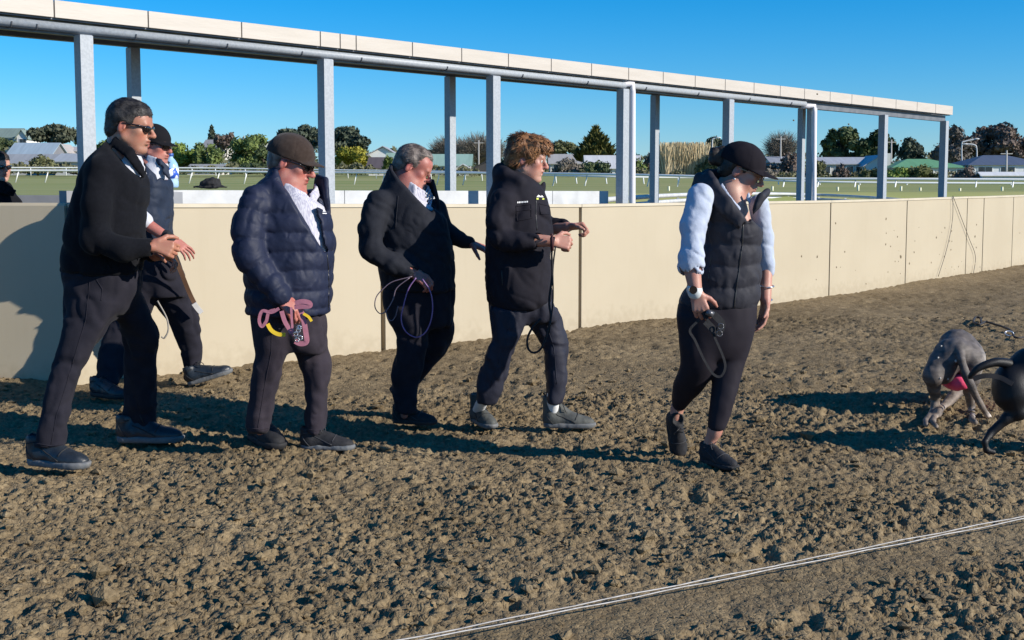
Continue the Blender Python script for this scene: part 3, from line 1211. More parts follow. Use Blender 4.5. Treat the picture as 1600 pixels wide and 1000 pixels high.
def house(u0, u1, ve, vr_, vbase, d, wall_c, roof_c, label, gable='side', depth=8.0, windows=3, chimney=None, dirn=0, name='house'):
    """gable 'side': roof slope faces us, 'front': gable end faces us, 'hip': hipped roof"""
    x0, x1 = at(u0, ve, d)[0], at(u1, ve, d)[0]
    ze, zr, zb = at(u0, ve, d)[2], at(u0, vr_, d)[2], at(u0, vbase, d)[2] - 1.0
    root = thing(name, ((x0 + x1) / 2, d + depth / 2, zb), label, 'house' if name == 'house' else 'building')
    key = lambda c: '%.2f %.2f %.2f' % c
    mw = mat('wall ' + key(wall_c), wall_c, .7, tuple(c * .9 for c in wall_c), nscale=.6)
    mr = mat('roof ' + key(roof_c), roof_c, .55, tuple(c * .85 for c in roof_c), nscale=.5, stretch=(4, .4, .4))
    y0, y1 = d, d + depth
    mb = MB()
    mb.box(((x0 + x1) / 2, (y0 + y1) / 2, (zb + ze) / 2), ((x1 - x0) / 2, 0, 0), (0, depth / 2, 0), (0, 0, (ze - zb) / 2))
    xm, ym = (x0 + x1) / 2, (y0 + y1) / 2
    if gable == 'front':
        mb.add([(x0, y0, ze), (x1, y0, ze), (xm, y0, zr - .12), (x0, y1, ze), (x1, y1, ze), (xm, y1, zr - .12)], [(0, 1, 2), (3, 5, 4)])
    if gable == 'side':
        mb.add([(x0, y0, ze), (x0, y1, ze), (x0, ym, zr - .12), (x1, y0, ze), (x1, y1, ze), (x1, ym, zr - .12)], [(0, 2, 1), (3, 4, 5)])
    mb.build('wall', mw, root)
    e = .45
    mb = MB()
    t = .14
    if gable == 'side':
        for s_, (ya, yb) in ((0, (y0 - e, ym)), (1, (y1 + e, ym))):
            za = ze - e * (zr - ze) / (depth / 2)
            V = [(x0 - e, ya, za), (x1 + e, ya, za), (x1 + e, yb, zr), (x0 - e, yb, zr)]
            V += [(a, b, c + t) for a, b, c in V]
            mb.add(V, [(0, 3, 2, 1), (4, 5, 6, 7), (0, 1, 5, 4), (1, 2, 6, 5), (2, 3, 7, 6), (3, 0, 4, 7)])
    elif gable == 'front':
        for xa in (x0 - e, x1 + e):
            za = ze - e * (zr - ze) / ((x1 - x0) / 2)
            V = [(xa, y0 - e, za), (xa, y1 + e, za), (xm, y1 + e, zr), (xm, y0 - e, zr)]
            V += [(a, b, c + t) for a, b, c in V]
            mb.add(V, [(0, 3, 2, 1), (4, 5, 6, 7), (0, 1, 5, 4), (1, 2, 6, 5), (2, 3, 7, 6), (3, 0, 4, 7)])
    else:
        h = min((x1 - x0) * .35, depth * .5)
        A = [(x0 - e, y0 - e, ze), (x1 + e, y0 - e, ze), (x1 + e, y1 + e, ze), (x0 - e, y1 + e, ze), (x0 + h, ym, zr), (x1 - h, ym, zr)]
        mb.add(A, [(0, 1, 5, 4), (1, 2, 5), (2, 3, 4, 5), (3, 0, 4), (3, 2, 1, 0)])
    mb.build('roof', mr, root)
    H = ze - zb - 1.0
    for k in range(windows):
        cx = x0 + (x1 - x0) * (k + .5 + .13 * math.sin(k * 5 + u0)) / windows
        w = min(.32 * (x1 - x0) / windows, 1.1)
        cz = zb + 1.0 + H * .58
        mb = MB()
        mb.box((cx, y0 - .03, cz), (w + .1, 0, 0), (0, .04, 0), (0, 0, H * .24 + .1))
        f = mb.build('window', M_TRIM, root)
        mb = MB()
        for sx in (-.5, .5):
            mb.box((cx + sx * w, y0 - .08, cz), (w * .46, 0, 0), (0, .02, 0), (0, 0, H * .24))
        mb.build('pane', M_PANE, f)
    if chimney:
        cx = at(chimney[0], ve, d)[0]
        zt = at(chimney[0], chimney[1], d)[2]
        mb = MB()
        mb.box((cx, ym, (ze + zt) / 2), (chimney[2], 0, 0), (0, .5, 0), (0, 0, (zt - ze) / 2))
        mb.build('chimney', mw, root)
    return root


WHT, CRM, GRY, DKB = (.74, .73, .70), (.60, .55, .45), (.38, .38, .38), (.16, .13, .12)
house(-30, 26, 214, 200, 232, 300, (.62, .62, .55), (.22, .28, .24), 'house with grey green roof high on the hill at far left', 'side', windows=3)
house(26, 42, 214, 203, 232, 296, WHT, (.22, .28, .24), 'narrow white gabled house end beside the green roof on the far left hill', 'front', windows=1)
house(14, 80, 240, 223, 256, 240, (.20, .20, .22), (.34, .42, .48), 'dark house under a blue grey metal roof at left', 'side', windows=2)
house(76, 100, 236, 225, 252, 262, CRM, (.45, .40, .36), 'small cream gabled house left of the leftmost canopy post', 'front', windows=2)
house(98, 126, 236, 229, 252, 268, WHT, (.50, .47, .44), 'low white house right of the small cream gable at left', 'side', windows=3)
house(-20, 82, 258, 241, 272, 205, (.42, .42, .42), (.33, .34, .35), 'long grey roofed building near the left running rail', 'side', windows=4)
house(86, 150, 252, 240, 270, 200, (.48, .50, .52), (.40, .42, .44), 'low light grey shed with pale roof behind the leftmost canopy post', 'side', windows=2, name='shed')
house(318, 352, 229, 218, 245, 280, (.70, .68, .62), (.30, .29, .28), 'white house with brown grey roof up among the trees at left', 'side', windows=2)
house(292, 346, 266, 257, 272, 210, (.52, .50, .46), (.36, .35, .33), 'low pale roof between bushes behind the black folded bag', 'side', windows=1, name='shed')
house(404, 446, 230, 219, 258, 250, (.66, .66, .58), (.34, .34, .33), 'cream house partly behind the man in the brown cap', 'front', windows=2)
house(572, 624, 244, 229, 272, 230, WHT, (.40, .40, .42), 'white gabled house left of the grey haired man', 'front', windows=2)
house(576, 606, 262, 246, 274, 196, (.66, .64, .60), (.13, .10, .095), 'small house under a dark brown roof before the white gable', 'side', windows=1)
house(604, 640, 256, 239, 274, 214, (.36, .42, .36), (.30, .42, .34), 'pale green shed beside the dark brown roof', 'side', windows=1, name='shed')
house(668, 734, 258, 241, 274, 210, (.30, .30, .30), (.30, .44, .36), 'house with green metal roof behind a dark canopy post', 'side', windows=3)
house(712, 735, 264, 257, 276, 200, WHT, (.60, .60, .60), 'little white gabled porch under the green metal roof', 'front', windows=1, name='shed')
house(735, 800, 265, 249, 276, 205, (.06, .055, .055), (.045, .042, .042), 'black gabled barn left of the young man', 'front', windows=0, name='barn')
house(918, 1000, 262, 243, 276, 205, WHT, (.62, .62, .62), 'long white building below the spiky conifer', 'side', windows=2, name='building')
house(860, 926, 255, 241, 270, 240, (.60, .58, .54), (.42, .40, .38), 'pale roofed house in the shrubs right of the young man', 'side', windows=2)
house(1206, 1250, 254, 245, 275, 225, (.45, .45, .45), (.33, .34, .37), 'grey roofed house right of the woman in the black cap', 'side', windows=2)
house(1286, 1366, 256, 246, 278, 200, (.52, .50, .46), (.42, .43, .46), 'long low house with grey roof under the big dark trees', 'side', windows=5)
house(1352, 1400, 258, 243, 278, 197, WHT, (.42, .43, .46), 'white gable end joined to the long grey roof', 'front', windows=1)
house(1396, 1512, 262, 247, 278, 190, (.58, .57, .52), (.16, .36, .17), 'house with wide bright green hipped roof', 'hip', depth=12, windows=5, chimney=(1404, 238, .45))
house(1515, 1640, 258, 241, 276, 190, (.68, .70, .72), (.10, .12, .17), 'building with dark blue roof at the right edge', 'hip', depth=12, windows=3, name='building')
house(1535, 1660, 273, 270, 286, 165, WHT, (.70, .70, .70), 'long low white fence wall at the right edge', 'side', depth=1.2, windows=0, name='boundary_wall')

# ------------------------------------------------------------------ trees
LEAFM = {}


def leaf_mat(c1, c2):
    k = 'leaf %.3f %.3f %.3f' % c1
    c1, c2 = tuple(x * 1.2 for x in c1), tuple(x * 1.3 for x in c2)
    return mat(k, c1, .7, c2, nscale=.55, spec=.2, detail=6)


def tree(u0, u1, vtop, vbase, d, c1, c2, label, cat='tree', n=1500, leaf=.5, shape='round', group=None, name='tree', crown_from=.2, seed=None):
    if shape in ('round', 'bush', 'cone'):
        n, leaf = int(n * 1.5), leaf * .76
    rs = np.random.default_rng(seed if seed is not None else int(u0 * 7 + vtop * 13 + 9000))
    xa, xb = at(u0, vbase, d)[0], at(u1, vbase, d)[0]
    zt, zb = at(u0, vtop, d)[2], at(u0, vbase, d)[2]
    W, H = xb - xa, zt - zb
    xm = (xa + xb) / 2
    dep = min(W, 14.0)
    root = thing(name, (xm, d, zb), label, cat, group)
    z0 = zb + H * crown_from
    # limbs
    mb = MB()
    tips = []
    if shape != 'grass':
        tr = max(.12, W * .022)
        mb.tube([(xm, d, zb - .6), (xm + .02 * W, d, zb + H * .25), (xm - .01 * W, d, zb + H * .62)], [tr * 1.3, tr, tr * .4], 6)
        for k in range(7):
            th = k * 2.4
            s = np.array([xm, d, zb + H * (.15 + .06 * k)])
            e = s + np.array([math.cos(th) * W * .33, math.sin(th) * dep * .33, H * .28])
            mb.tube([s, (s + e) / 2 + (0, 0, H * .03), e], [tr * .5, tr * .32, tr * .12], 5)
    # clumps
    cl = []
    nc = 16 if shape in ('round', 'bush') else 22
    for k in range(nc):
        if shape in ('round', 'bush'):
            p = unit(rs.normal(size=3)) * rs.uniform(.35, .78) ** .7
            p[2] = abs(p[2]) * 1.05 if shape == 'bush' else p[2]
            if shape == 'bush':
                c = (xm + p[0] * W / 2, d + p[1] * dep / 2, zb + p[2] * H * .85)
                r = (W * rs.uniform(.13, .22), dep * .18, H * rs.uniform(.18, .32))
            else:
                c = (xm + p[0] * W / 2, d + p[1] * dep / 2, (z0 + zt) / 2 + p[2] * (zt - z0) / 2)
                r = (W * rs.uniform(.12, .24), dep * .2, (zt - z0) * rs.uniform(.12, .24))
            cl.append((c, r))
        elif shape in ('cone', 'spiky'):
            t = (k + .5) / nc
            w = (1 - t ** 1.3)
            th = k * 2.399
            c = (xm + math.cos(th) * w * W * .34, d + math.sin(th) * w * dep * .34, z0 + t * (zt - z0) * .95)
            r = (max(W * .17 * w, .3), max(dep * .17 * w, .3), (zt - z0) * .12)
            cl.append((c, r))
    # leaves
    Vq, Fq = [], []
    if shape in ('round', 'bush', 'cone', 'spiky'):
        vol = np.array([r[0] * r[2] for _, r in cl])
        pick = rs.choice(len(cl), n, p=vol / vol.sum())
        U = rs.normal(size=(n, 3))
        U /= np.linalg.norm(U, axis=1)[:, None]
        C = np.array([cl[i][0] for i in pick])
        R = np.array([cl[i][1] for i in pick])
        Pq = C + U * R * (rs.uniform(.55, 1.12, (n, 1)))
        Pq[:, 2] = np.maximum(Pq[:, 2], zb + .1)
        N = U * .8 + rs.normal(size=(n, 3)) * .6
    elif shape == 'bare':
        n = n
        Pq = []
        for k in range(n):
            p = unit(rs.normal(size=3)) * rs.uniform(.2, 1) ** .5
            Pq.append((xm + p[0] * W / 2, d + p[1] * dep / 2, z0 + (zt - z0) * (.5 + p[2] * .5)))
        Pq = np.array(Pq)
        N = rs.normal(size=(n, 3))
    else:            # grass: tall canes
        Pq = np.stack([rs.uniform(xa, xb, n), d + rs.uniform(-2, 2, n), zb + 0 * rs.uniform(0, 1, n)], 1)
        N = rs.normal(size=(n, 3))
    N /= np.linalg.norm(N, axis=1)[:, None]
    T = np.cross(N, rs.normal(size=(n, 3)))
    T /= np.linalg.norm(T, axis=1)[:, None] + 1e-9
    B = np.cross(N, T)
    sz = leaf * rs.uniform(.5, 1.3, (n, 1))
    if shape == 'bare':
        C0 = np.array([xm, d, zb + H * .3])
        D = Pq - C0
        D /= np.linalg.norm(D, axis=1)[:, None]
        T = D + rs.normal(size=(n, 3)) * .35
        T /= np.linalg.norm(T, axis=1)[:, None]
        B = np.cross(T, rs.normal(size=(n, 3)))
        B /= np.linalg.norm(B, axis=1)[:, None]
        Q = np.stack([Pq - T * sz * 1.6 - B * .035, Pq - T * sz * 1.6 + B * .035, Pq + T * sz * 1.6 + B * .015, Pq + T * sz * 1.6 - B * .015], 1)
    elif shape == 'grass':
        L = H * rs.uniform(.55, 1.05, (n, 1))
        T = np.stack([rs.normal(0, .13, n), rs.normal(0, .1, n), np.ones(n)], 1)
        B = np.stack([rs.uniform(.6, 1, n), rs.uniform(-.6, .6, n), np.zeros(n)], 1)
        w = leaf * .25
        Q = np.stack([Pq - B * w, Pq + B * w, Pq + T * L + B * w * .5, Pq + T * L - B * w * .5], 1)
    else:
        asp = .55 if shape != 'spiky' else .3
        if shape == 'spiky':
            T = U * np.array([1, 1, .2]) + np.array([0, 0, .75])
            T /= np.linalg.norm(T, axis=1)[:, None]
            B = np.cross(T, rs.normal(size=(n, 3)))
            B /= np.linalg.norm(B, axis=1)[:, None]
            sz = sz * 1.5
        Q = np.stack([Pq - T * sz - B * sz * asp * .3, Pq + B * sz * asp * -1., Pq + T * sz, Pq + B * sz * asp], 1)
    V = Q.reshape(-1, 3)
    F = np.arange(len(V)).reshape(-1, 4)
    crown = np_mesh('crown', V, F, False)
    # inner mass so that the sky shows only through real gaps
    lm = leaf_mat(c1, c2)
    ob = link('crown', crown, lm, root)
    if shape in ('round', 'bush', 'cone', 'spiky'):
        for c, r in cl:
            mb.ball(c, (r[0] * .72, r[1] * .72, r[2] * .72), 7, 5, 1)
    mb.build('trunk', [mat('bark', (.09, .07, .055), .9), lm], root) if mb.v else None
    return root


DG = ((.042, .058, .028), (.082, .105, .044))
MG = ((.060, .088, .028), (.13, .165, .05))
LG = ((.10, .15, .03), (.17, .21, .05))
OL = ((.075, .080, .035), (.13, .13, .06))
GB = ((.115, .10, .082), (.17, .15, .12))
YG = ((.10, .12, .018), (.26, .22, .03))
BR = ((.085, .066, .056), (.14, .105, .085))
PN = ((.038, .048, .034), (.066, .080, .052))
tree(44, 122, 194, 236, 285, (.050, .058, .036), (.085, .09, .06), 'broad grey green tree on the hill left of the leftmost post', n=2400, leaf=.75)
tree(112, 136, 197, 236, 300, *DG, 'dark tree touching the leftmost canopy post', n=900)
tree(-30, 24, 214, 245, 280, *DG, 'dark green tree below the green roofed hill house', n=1200)
tree(30, 88, 240, 270, 195, *OL, 'olive bush in front of the long grey roof at left', 'bush', 1500, .35, 'bush', name='bush')
tree(150, 200, 214, 262, 240, *MG, 'green tree hidden mostly behind the tall man', n=1200)
tree(262, 312, 216, 268, 225, *LG, 'light green shrubby tree beside the water bottle', n=1800, leaf=.42, crown_from=.05)
tree(300, 352, 222, 268, 222, *MG, 'leafy mid green tree right of the light green one', n=1800, leaf=.42, crown_from=.05)
tree(321, 342, 197, 238, 300, *PN, 'pointed dark pine standing above the house at left', n=900, shape='cone', name='pine_tree')
tree(336, 372, 208, 240, 270, *BR, 'brownish tree on the skyline right of the pointed pine', n=900)
tree(352, 432, 207, 268, 232, *MG, 'big green tree behind the shoulder of the brown capped man', n=2600, leaf=.45, crown_from=.05)
tree(396, 428, 226, 268, 215, *DG, 'dark shrub right below the big green tree', n=900, crown_from=.05)
tree(436, 512, 195, 238, 290, *PN, 'wide dark pine above the brown cap', n=2800, leaf=.7, name='pine_tree', crown_from=.1)
tree(505, 582, 200, 242, 285, *PN, 'dark spreading pine right of the second sunlit post', n=2600, leaf=.7, name='pine_tree', crown_from=.1)
tree(520, 582, 222, 272, 215, *YG, 'yellow green bushy tree with golden patches', n=2600, leaf=.4, crown_from=.0)
tree(598, 616, 248, 274, 190, *MG, 'small palm like shrub beside the dark brown roof', 'bush', 500, .4, 'spiky', name='bush')
tree(672, 730, 218, 270, 240, *GB, 'bare grey twiggy tree left of the third sunlit post', n=3000, leaf=.8, shape='bare')
tree(712, 790, 214, 268, 235, *GB, 'wider bare grey tree behind the black barn', n=3600, leaf=.8, shape='bare')
tree(690, 712, 214, 245, 260, *OL, 'thin olive tree among the bare branches', n=500)
tree(780, 812, 232, 272, 215, *OL, 'olive shrub behind the back of the young man', 'bush', 900, .4, 'bush', name='bush')
tree(856, 905, 222, 250, 262, *OL, 'low olive tree on the skyline right of the young man', n=1000)
tree(894, 968, 200, 250, 225, (.035, .045, .014), (.11, .10, .025), 'spiky golden green conifer left of the double post', n=2600, leaf=.55, shape='spiky', crown_from=.0, name='conifer')
tree(856, 915, 242, 277, 188, *GB, 'brown grey hedge shrub right of the face of the young man', 'bush', 1500, .35, 'bush', name='bush')
tree(905, 960, 246, 278, 185, *DG, 'dark green bush before the long white building', 'bush', 1500, .35, 'bush', name='bush')
tree(960, 1012, 233, 277, 188, *MG, 'green bush between the double post and the thin dark post', 'bush', 1400, .35, 'bush', name='bush')
tree(1000, 1046, 230, 277, 190, *BR, 'brown shrub around the thin dark post', 'bush', 1300, .35, 'bush', name='bush')
tree(1034, 1102, 224, 277, 180, (.36, .28, .16), (.52, .42, .26), 'stand of tall straw coloured canes behind the wall', 'reeds', 3200, .24, 'grass', name='tall_reeds')
tree(1088, 1140, 226, 277, 178, *OL, 'yellow olive bush right of the straw coloured canes', 'bush', 1800, .4, 'bush', name='bush')
tree(1102, 1136, 214, 250, 250, *PN, 'small dark round tree behind the olive bush', n=900)
tree(1080, 1240, 246, 278, 186, *GB, 'long grey brown hedge behind the woman', 'hedge', 2400, .4, 'bush', name='hedge')
tree(1196, 1246, 211, 262, 235, *GB, 'bare twiggy tree above the cap of the woman', n=2200, leaf=.8, shape='bare')
tree(1216, 1262, 232, 278, 185, *BR, 'dark brown bush left of the paired posts', 'bush', 1200, .35, 'bush', name='bush')
tree(1258, 1292, 240, 280, 182, *OL, 'olive shrub right of the paired posts', 'bush', 900, .35, 'bush', name='bush')
tree(1282, 1345, 200, 262, 250, *DG, 'large dark rounded tree over the long grey roof', n=3200, leaf=.65, crown_from=.05)
tree(1332, 1396, 202, 262, 248, (.026, .040, .016), (.05, .070, .026), 'second large dark tree cut by a canopy post', n=3200, leaf=.65, crown_from=.05)
tree(1402, 1446, 219, 262, 245, *PN, 'dark domed tree above the green roof', n=1800, leaf=.55, crown_from=.0)
tree(1296, 1332, 256, 282, 172, *BR, 'reddish brown shrub before the long low house', 'bush', 900, .3, 'bush', name='bush')
tree(1340, 1384, 259, 281, 172, *OL, 'small olive shrub before the white gable', 'bush', 800, .3, 'bush', name='bush')
tree(1374, 1424, 255, 281, 170, *LG, 'fresh green shrub below the green roof', 'bush', 1300, .3, 'bush', name='bush')
tree(1412, 1466, 251, 282, 170, (.06, .07, .022), (.11, .11, .04), 'rounded olive green shrub left of the last canopy post', 'bush', 1500, .3, 'bush', name='bush')
tree(1456, 1520, 203, 278, 235, (.075, .068, .06), (.12, .105, .09), 'pale grey tree beside the last canopy post', n=1800, leaf=.55, crown_from=.12)
tree(1496, 1600, 189, 262, 240, *BR, 'huge brown domed tree at the right', n=4200, leaf=.65, crown_from=.05)
tree(1570, 1660, 214, 262, 236, *BR, 'brown tree at the right edge of the view', n=2200, leaf=.6, crown_from=.05)
tree(1490, 1544, 258, 284, 168, *BR, 'dark bare shrub before the dark blue roof', 'bush', 1000, .3, 'bush', name='bush')
tree(-60, 20, 250, 272, 188, *OL, 'olive hedge at the left edge', 'hedge', 1300, .35, 'bush', name='hedge')
tree(100, 160, 256, 272, 188, *GB, 'low grey hedge right of the olive bush at left', 'hedge', 900, .35, 'bush', name='hedge')
tree(360, 470, 252, 271, 190, *DG, 'dark clipped hedge line behind the brown capped man', 'hedge', 1600, .35, 'bush', name='hedge')

# far line of trees and gardens closing the gaps between the houses
mb = MB()
rs = np.random.default_rng(5)
nq = 11000
uu = rs.uniform(-200, 1800, nq)
PU = np.stack([uu, 0 * uu, 0 * uu], 1)
topv = 248 - 14 * vnoise(PU, (.022, 1, 1), 7) - 9 * vnoise(PU, (.07, 1, 1), 8)
vv_ = 276 - (276 - topv) * rs.uniform(0, 1, nq) ** .8
dd_ = 275 + rs.uniform(-14, 14, nq)
X_ = (uu - 800) / FPX * dd_ / CP
Z_ = CAMZ + (290 - vv_) * dd_ / FPX
C_ = np.stack([X_, dd_, Z_], 1)
A_ = rs.normal(size=(nq, 3)); A_ /= np.linalg.norm(A_, axis=1)[:, None]
B_ = np.cross(A_, rs.normal(size=(nq, 3))); B_ /= np.linalg.norm(B_, axis=1)[:, None]
s_ = rs.uniform(.3, .75, (nq, 1))
Q_ = np.stack([C_ - A_ * s_, C_ + B_ * s_ * .6, C_ + A_ * s_, C_ - B_ * s_ * .6], 1).reshape(-1, 3)
o = link('far_woodland', np_mesh('far_woodland', Q_, np.arange(nq * 4).reshape(-1, 4), False), leaf_mat((.062, .072, .042), (.115, .115, .07)))
tag(o, 'far line of low trees and gardens between the houses', 'woodland', kind='stuff')

# low garden hedges and scrub along the far rail
mb = MB()
nq = 15000
uu = rs.uniform(-200, 1800, nq)
PU = np.stack([uu, 0 * uu, 0 * uu], 1)
basev = np.interp(uu, [0, 500, 900, 1300, 1600], [270, 272, 277, 281, 283])
hh = 15 * vnoise(PU, (.035, 1, 1), 17) + 9 * vnoise(PU, (.11, 1, 1), 18) - 3
vv_ = basev - hh * rs.uniform(0, 1, nq) ** .7
k_ = hh > 7
uu, vv_ = uu[k_], vv_[k_]
nq = len(uu)
dd_ = 176 + rs.uniform(-3, 3, nq)
C_ = np.stack([(uu - 800) / FPX * dd_ / CP, dd_, CAMZ + (290 - vv_) * dd_ / FPX], 1)
A_ = rs.normal(size=(nq, 3)); A_ /= np.linalg.norm(A_, axis=1)[:, None]
B_ = np.cross(A_, rs.normal(size=(nq, 3))); B_ /= np.linalg.norm(B_, axis=1)[:, None]
s_ = rs.uniform(.12, .34, (nq, 1))
Q_ = np.stack([C_ - A_ * s_, C_ + B_ * s_ * .6, C_ + A_ * s_, C_ - B_ * s_ * .6], 1).reshape(-1, 3)
o = link('garden_scrub', np_mesh('garden_scrub', Q_, np.arange(nq * 4).reshape(-1, 4), False), leaf_mat((.075, .078, .042), (.135, .13, .075)))
tag(o, 'low scrub and garden hedges along the far side of the grass', 'scrub', kind='stuff')

# poles and lamps
M_POLE = mat('pole grey', (.42, .40, .37), .7)
for u, v0, v1, d, lab in ((381, 212, 262, 235, 'thin utility pole among the trees left of the brown capped man'), (748, 219, 262, 225, 'pale utility pole among bare trees'),
                          (1220, 213, 262, 228, 'utility pole in front of the bare tree right of the woman'), (1393, 218, 262, 230, 'thin pole at the right side of the big dark trees'),
                          (1573, 235, 270, 185, 'short utility pole before the dark blue roof')):
    mb = MB()
    p, q = at(u, v0, d), at(u, v1, d)
    mb.tube([q - (0, 0, 3), p], [.17, .12], 6)
    root = thing('utility_pole', q, lab, 'pole', 'utility poles')
    mb.build('pole', M_POLE, root, smooth=True)
    mb = MB()
    mb.box(p - (0, 0, .5), (.9, 0, 0), (0, .07, 0), (0, 0, .07))
    mb.build('crossarm', M_POLE, root)
for pts, lab in (([(1503, 262), (1503, 226), (1507, 221), (1526, 217)], 'street lamp with raised straight arm right of the last post'),
                 ([(1526, 262), (1526, 232), (1521, 226), (1508, 225)], 'street lamp with curved arm facing left'),
                 ([(1113, 262), (1113, 222), (1115, 217), (1122, 215)], 'curved street lamp behind the olive bush')):
    d = 200
    root = thing('street_lamp', at(*pts[0], d), lab, 'street lamp', 'street lamps')
    mb = MB()
    mb.tube(spline([at(u, v, d) for u, v in pts], 5), .11, 6)
    mb.build('pole', mat('lamp post', (.55, .55, .55), .5), root, smooth=True)
    mb = MB()
    mb.ball(at(*pts[-1], d), (.5, .25, .12), 8, 5)
    mb.build('lamp_head', mat('lamp head', (.6, .6, .6), .4), root, smooth=True)
# ================================================================== people
def skin_mat(name, c, c2):
    return mat(name, c, .48, c2, nscale=16, bump=.10, bscale=220, sss=.12, tint=True, spec=.4, contrast=(.4, .62))


M_SKIN = skin_mat('tanned skin', (.40, .205, .135), (.36, .16, .11))
M_SKINR = skin_mat('ruddy skin', (.42, .185, .145), (.37, .13, .105))
M_SKINF = skin_mat('fair skin', (.47, .27, .20), (.42, .21, .16))
M_LIP = mat('lips', (.30, .11, .095), .45)
M_EYEW = mat('eye white', (.65, .62, .58), .25)
M_IRIS = mat('iris', (.05, .04, .03), .15)
M_LENS = mat('dark lens', (.012, .009, .009), .08, coat=.5)
M_COAT = mat('black wool', (.0055, .0060, .0085), .95, (.0075, .008, .011), nscale=70, bump=.2, bscale=260, spec=.12, sheen=.03, wrinkle=.2, wscale=9)
M_NAVY = mat('navy puffer nylon', (.0135, .0180, .040), .58, (.017, .022, .048), nscale=12, bump=.08, bscale=90, spec=.2, wrinkle=.42, wscale=16)
M_NAVYV = mat('navy vest cloth', (.014, .022, .042), .65, (.018, .027, .05), nscale=14, bump=.12, bscale=120, spec=.2, wrinkle=.38, wscale=14)
M_CHAR = mat('charcoal jacket', (.0135, .0150, .0215), .85, (.0175, .0195, .027), nscale=30, bump=.15, bscale=180, spec=.18, wrinkle=.38, wscale=11)
M_SOFT = mat('black softshell', (.0120, .0110, .0165), .85, (.0155, .0145, .021), nscale=25, bump=.10, bscale=200, spec=.18, wrinkle=.34, wscale=10)
M_VEST = mat('charcoal puffer vest', (.026, .026, .034), .66, (.033, .033, .042), nscale=12, bump=.08, bscale=110, spec=.18, wrinkle=.38, wscale=15)
M_TRB = mat('black trousers', (.0155, .0150, .0215), .95, (.0210, .0200, .028), nscale=14, bump=.15, bscale=200, spec=.12, sheen=.03, wrinkle=.42, wscale=10)
M_TRG = mat('faded black jeans', (.026, .0215, .029), .95, (.037, .031, .040), nscale=9, bump=.2, bscale=240, spec=.12, sheen=.03, wrinkle=.45, wscale=12)
M_TRN = mat('dark nylon trousers', (.0165, .0175, .029), .7, (.0225, .0235, .038), nscale=8, bump=.10, bscale=120, spec=.25, wrinkle=.45, wscale=11)
M_LEG = mat('black leggings', (.0145, .0118, .0175), .75, (.0180, .0150, .0215), nscale=8, bump=.05, bscale=300, spec=.2)
M_SHIRT = mat('white shirt', (.46, .47, .52), .8, (.54, .55, .60), nscale=20, bump=.2, bscale=60)
M_SLEEVE = mat('shade tinted shirt', (.36, .41, .52), .8, (.44, .49, .60), nscale=20, bump=.2, bscale=60, wrinkle=.3, wscale=14)  # white cloth; the bluish shade on it is painted into the base colour
M_SHIRTS = mat('pale striped shirt', (.38, .37, .45), .8, (.54, .53, .58), nscale=60, bump=.2, bscale=60, stretch=(3, 3, .15), detail=0, contrast=(.45, .55))
M_SHOE = mat('black shoe leather', (.014, .019, .026), .42, (.022, .028, .036), nscale=20, bump=.2, bscale=90)
M_SHOEK = mat('black mesh shoe', (.010, .010, .013), .8, (.016, .016, .019), nscale=60, bump=.3, bscale=200)
M_BOOT = mat('dusty grey boot', (.055, .058, .055), .75, (.095, .098, .088), nscale=14, bump=.3, bscale=60)
M_SOLEG = mat('grey sole', (.10, .11, .12), .8, (.16, .16, .16), nscale=30)
M_SOLEK = mat('black sole', (.018, .018, .020), .8)
M_SOCK = mat('white sock', (.7, .7, .7), .9)
M_CAPK = mat('black cap', (.0085, .0085, .011), .9, bump=.08, bscale=300, spec=.15)
M_CAPP = mat('dark plum cap', (.0115, .0095, .0135), .9, bump=.08, bscale=300, spec=.15)
M_CAPB = mat('brown felt cap', (.034, .022, .0175), .95, (.045, .031, .025), nscale=60, bump=.12, bscale=260, sheen=.1, spec=.2)
M_LOGO = mat('white print', (.75, .75, .75), .7)
M_METAL = mat('bright clip', (.75, .75, .75), .25, metal=.9)
ZIP = mat('zip', (.02, .02, .022), .4)


def hair_mat(name, c, c2):
    return mat(name, c, .5, c2, nscale=26, bump=.5, bscale=60, stretch=(1, 1, 1), spec=.35, contrast=(.38, .62))


H_GREYDK = hair_mat('dark greying hair', (.012, .010, .010), (.050, .045, .042))
H_GREY = hair_mat('thin grey hair', (.085, .066, .058), (.23, .19, .165))
H_BROWN = hair_mat('tousled brown hair', (.110, .048, .021), (.37, .180, .078))
H_DARK = hair_mat('dark hair', (.012, .010, .009), (.04, .03, .024))


def folds(amp, f, seed, hem=None):
    """cloth: broad swells cut by crisp creases; hem = (height, strength) crowds level folds near a trouser end"""
    f = np.asarray(f, np.float32)

    def g(P):
        w = np.stack([vnoise(P, 5, seed + 50), vnoise(P, 5, seed + 51), vnoise(P, 5, seed + 52)], 1) - .5
        Q = P + w * .10
        Q[:, 2] += .45 * P[:, 0]                       # pulls run aslant
        n = vnoise(Q, f, seed)
        n2 = vnoise(Q, f * 1.9, seed + 1)
        n3 = vnoise(P, 5, seed + 2)
        out = amp * .9 * (n - .5) - amp * 1.15 * np.exp(-((2 * n - 1) / .20) ** 2) * n3 - amp * .65 * np.exp(-((2 * n2 - 1) / .26) ** 2) * (1 - n3) - amp * .05
        if hem is not None:
            q = P + w * .05
            m1 = vnoise(q, np.array((4, 4, 17), np.float32), seed + 5)
            k = np.clip(1.25 - P[:, 2] / hem[0], 0, 1)
            kn = np.exp(-((P[:, 2] - .47) / .10) ** 2) * .8
            out = out + hem[1] * np.maximum(k, kn) * ((1 - np.abs(2 * m1 - 1)) ** 1.5 - .62)
        return out
    return g


def below(a, b):
    """keeps what lies below the slanting line a -> b (neck openings)"""
    d = np.asarray(b) - np.asarray(a)
    return half(a, (d[2], 0, -d[0]), .012)


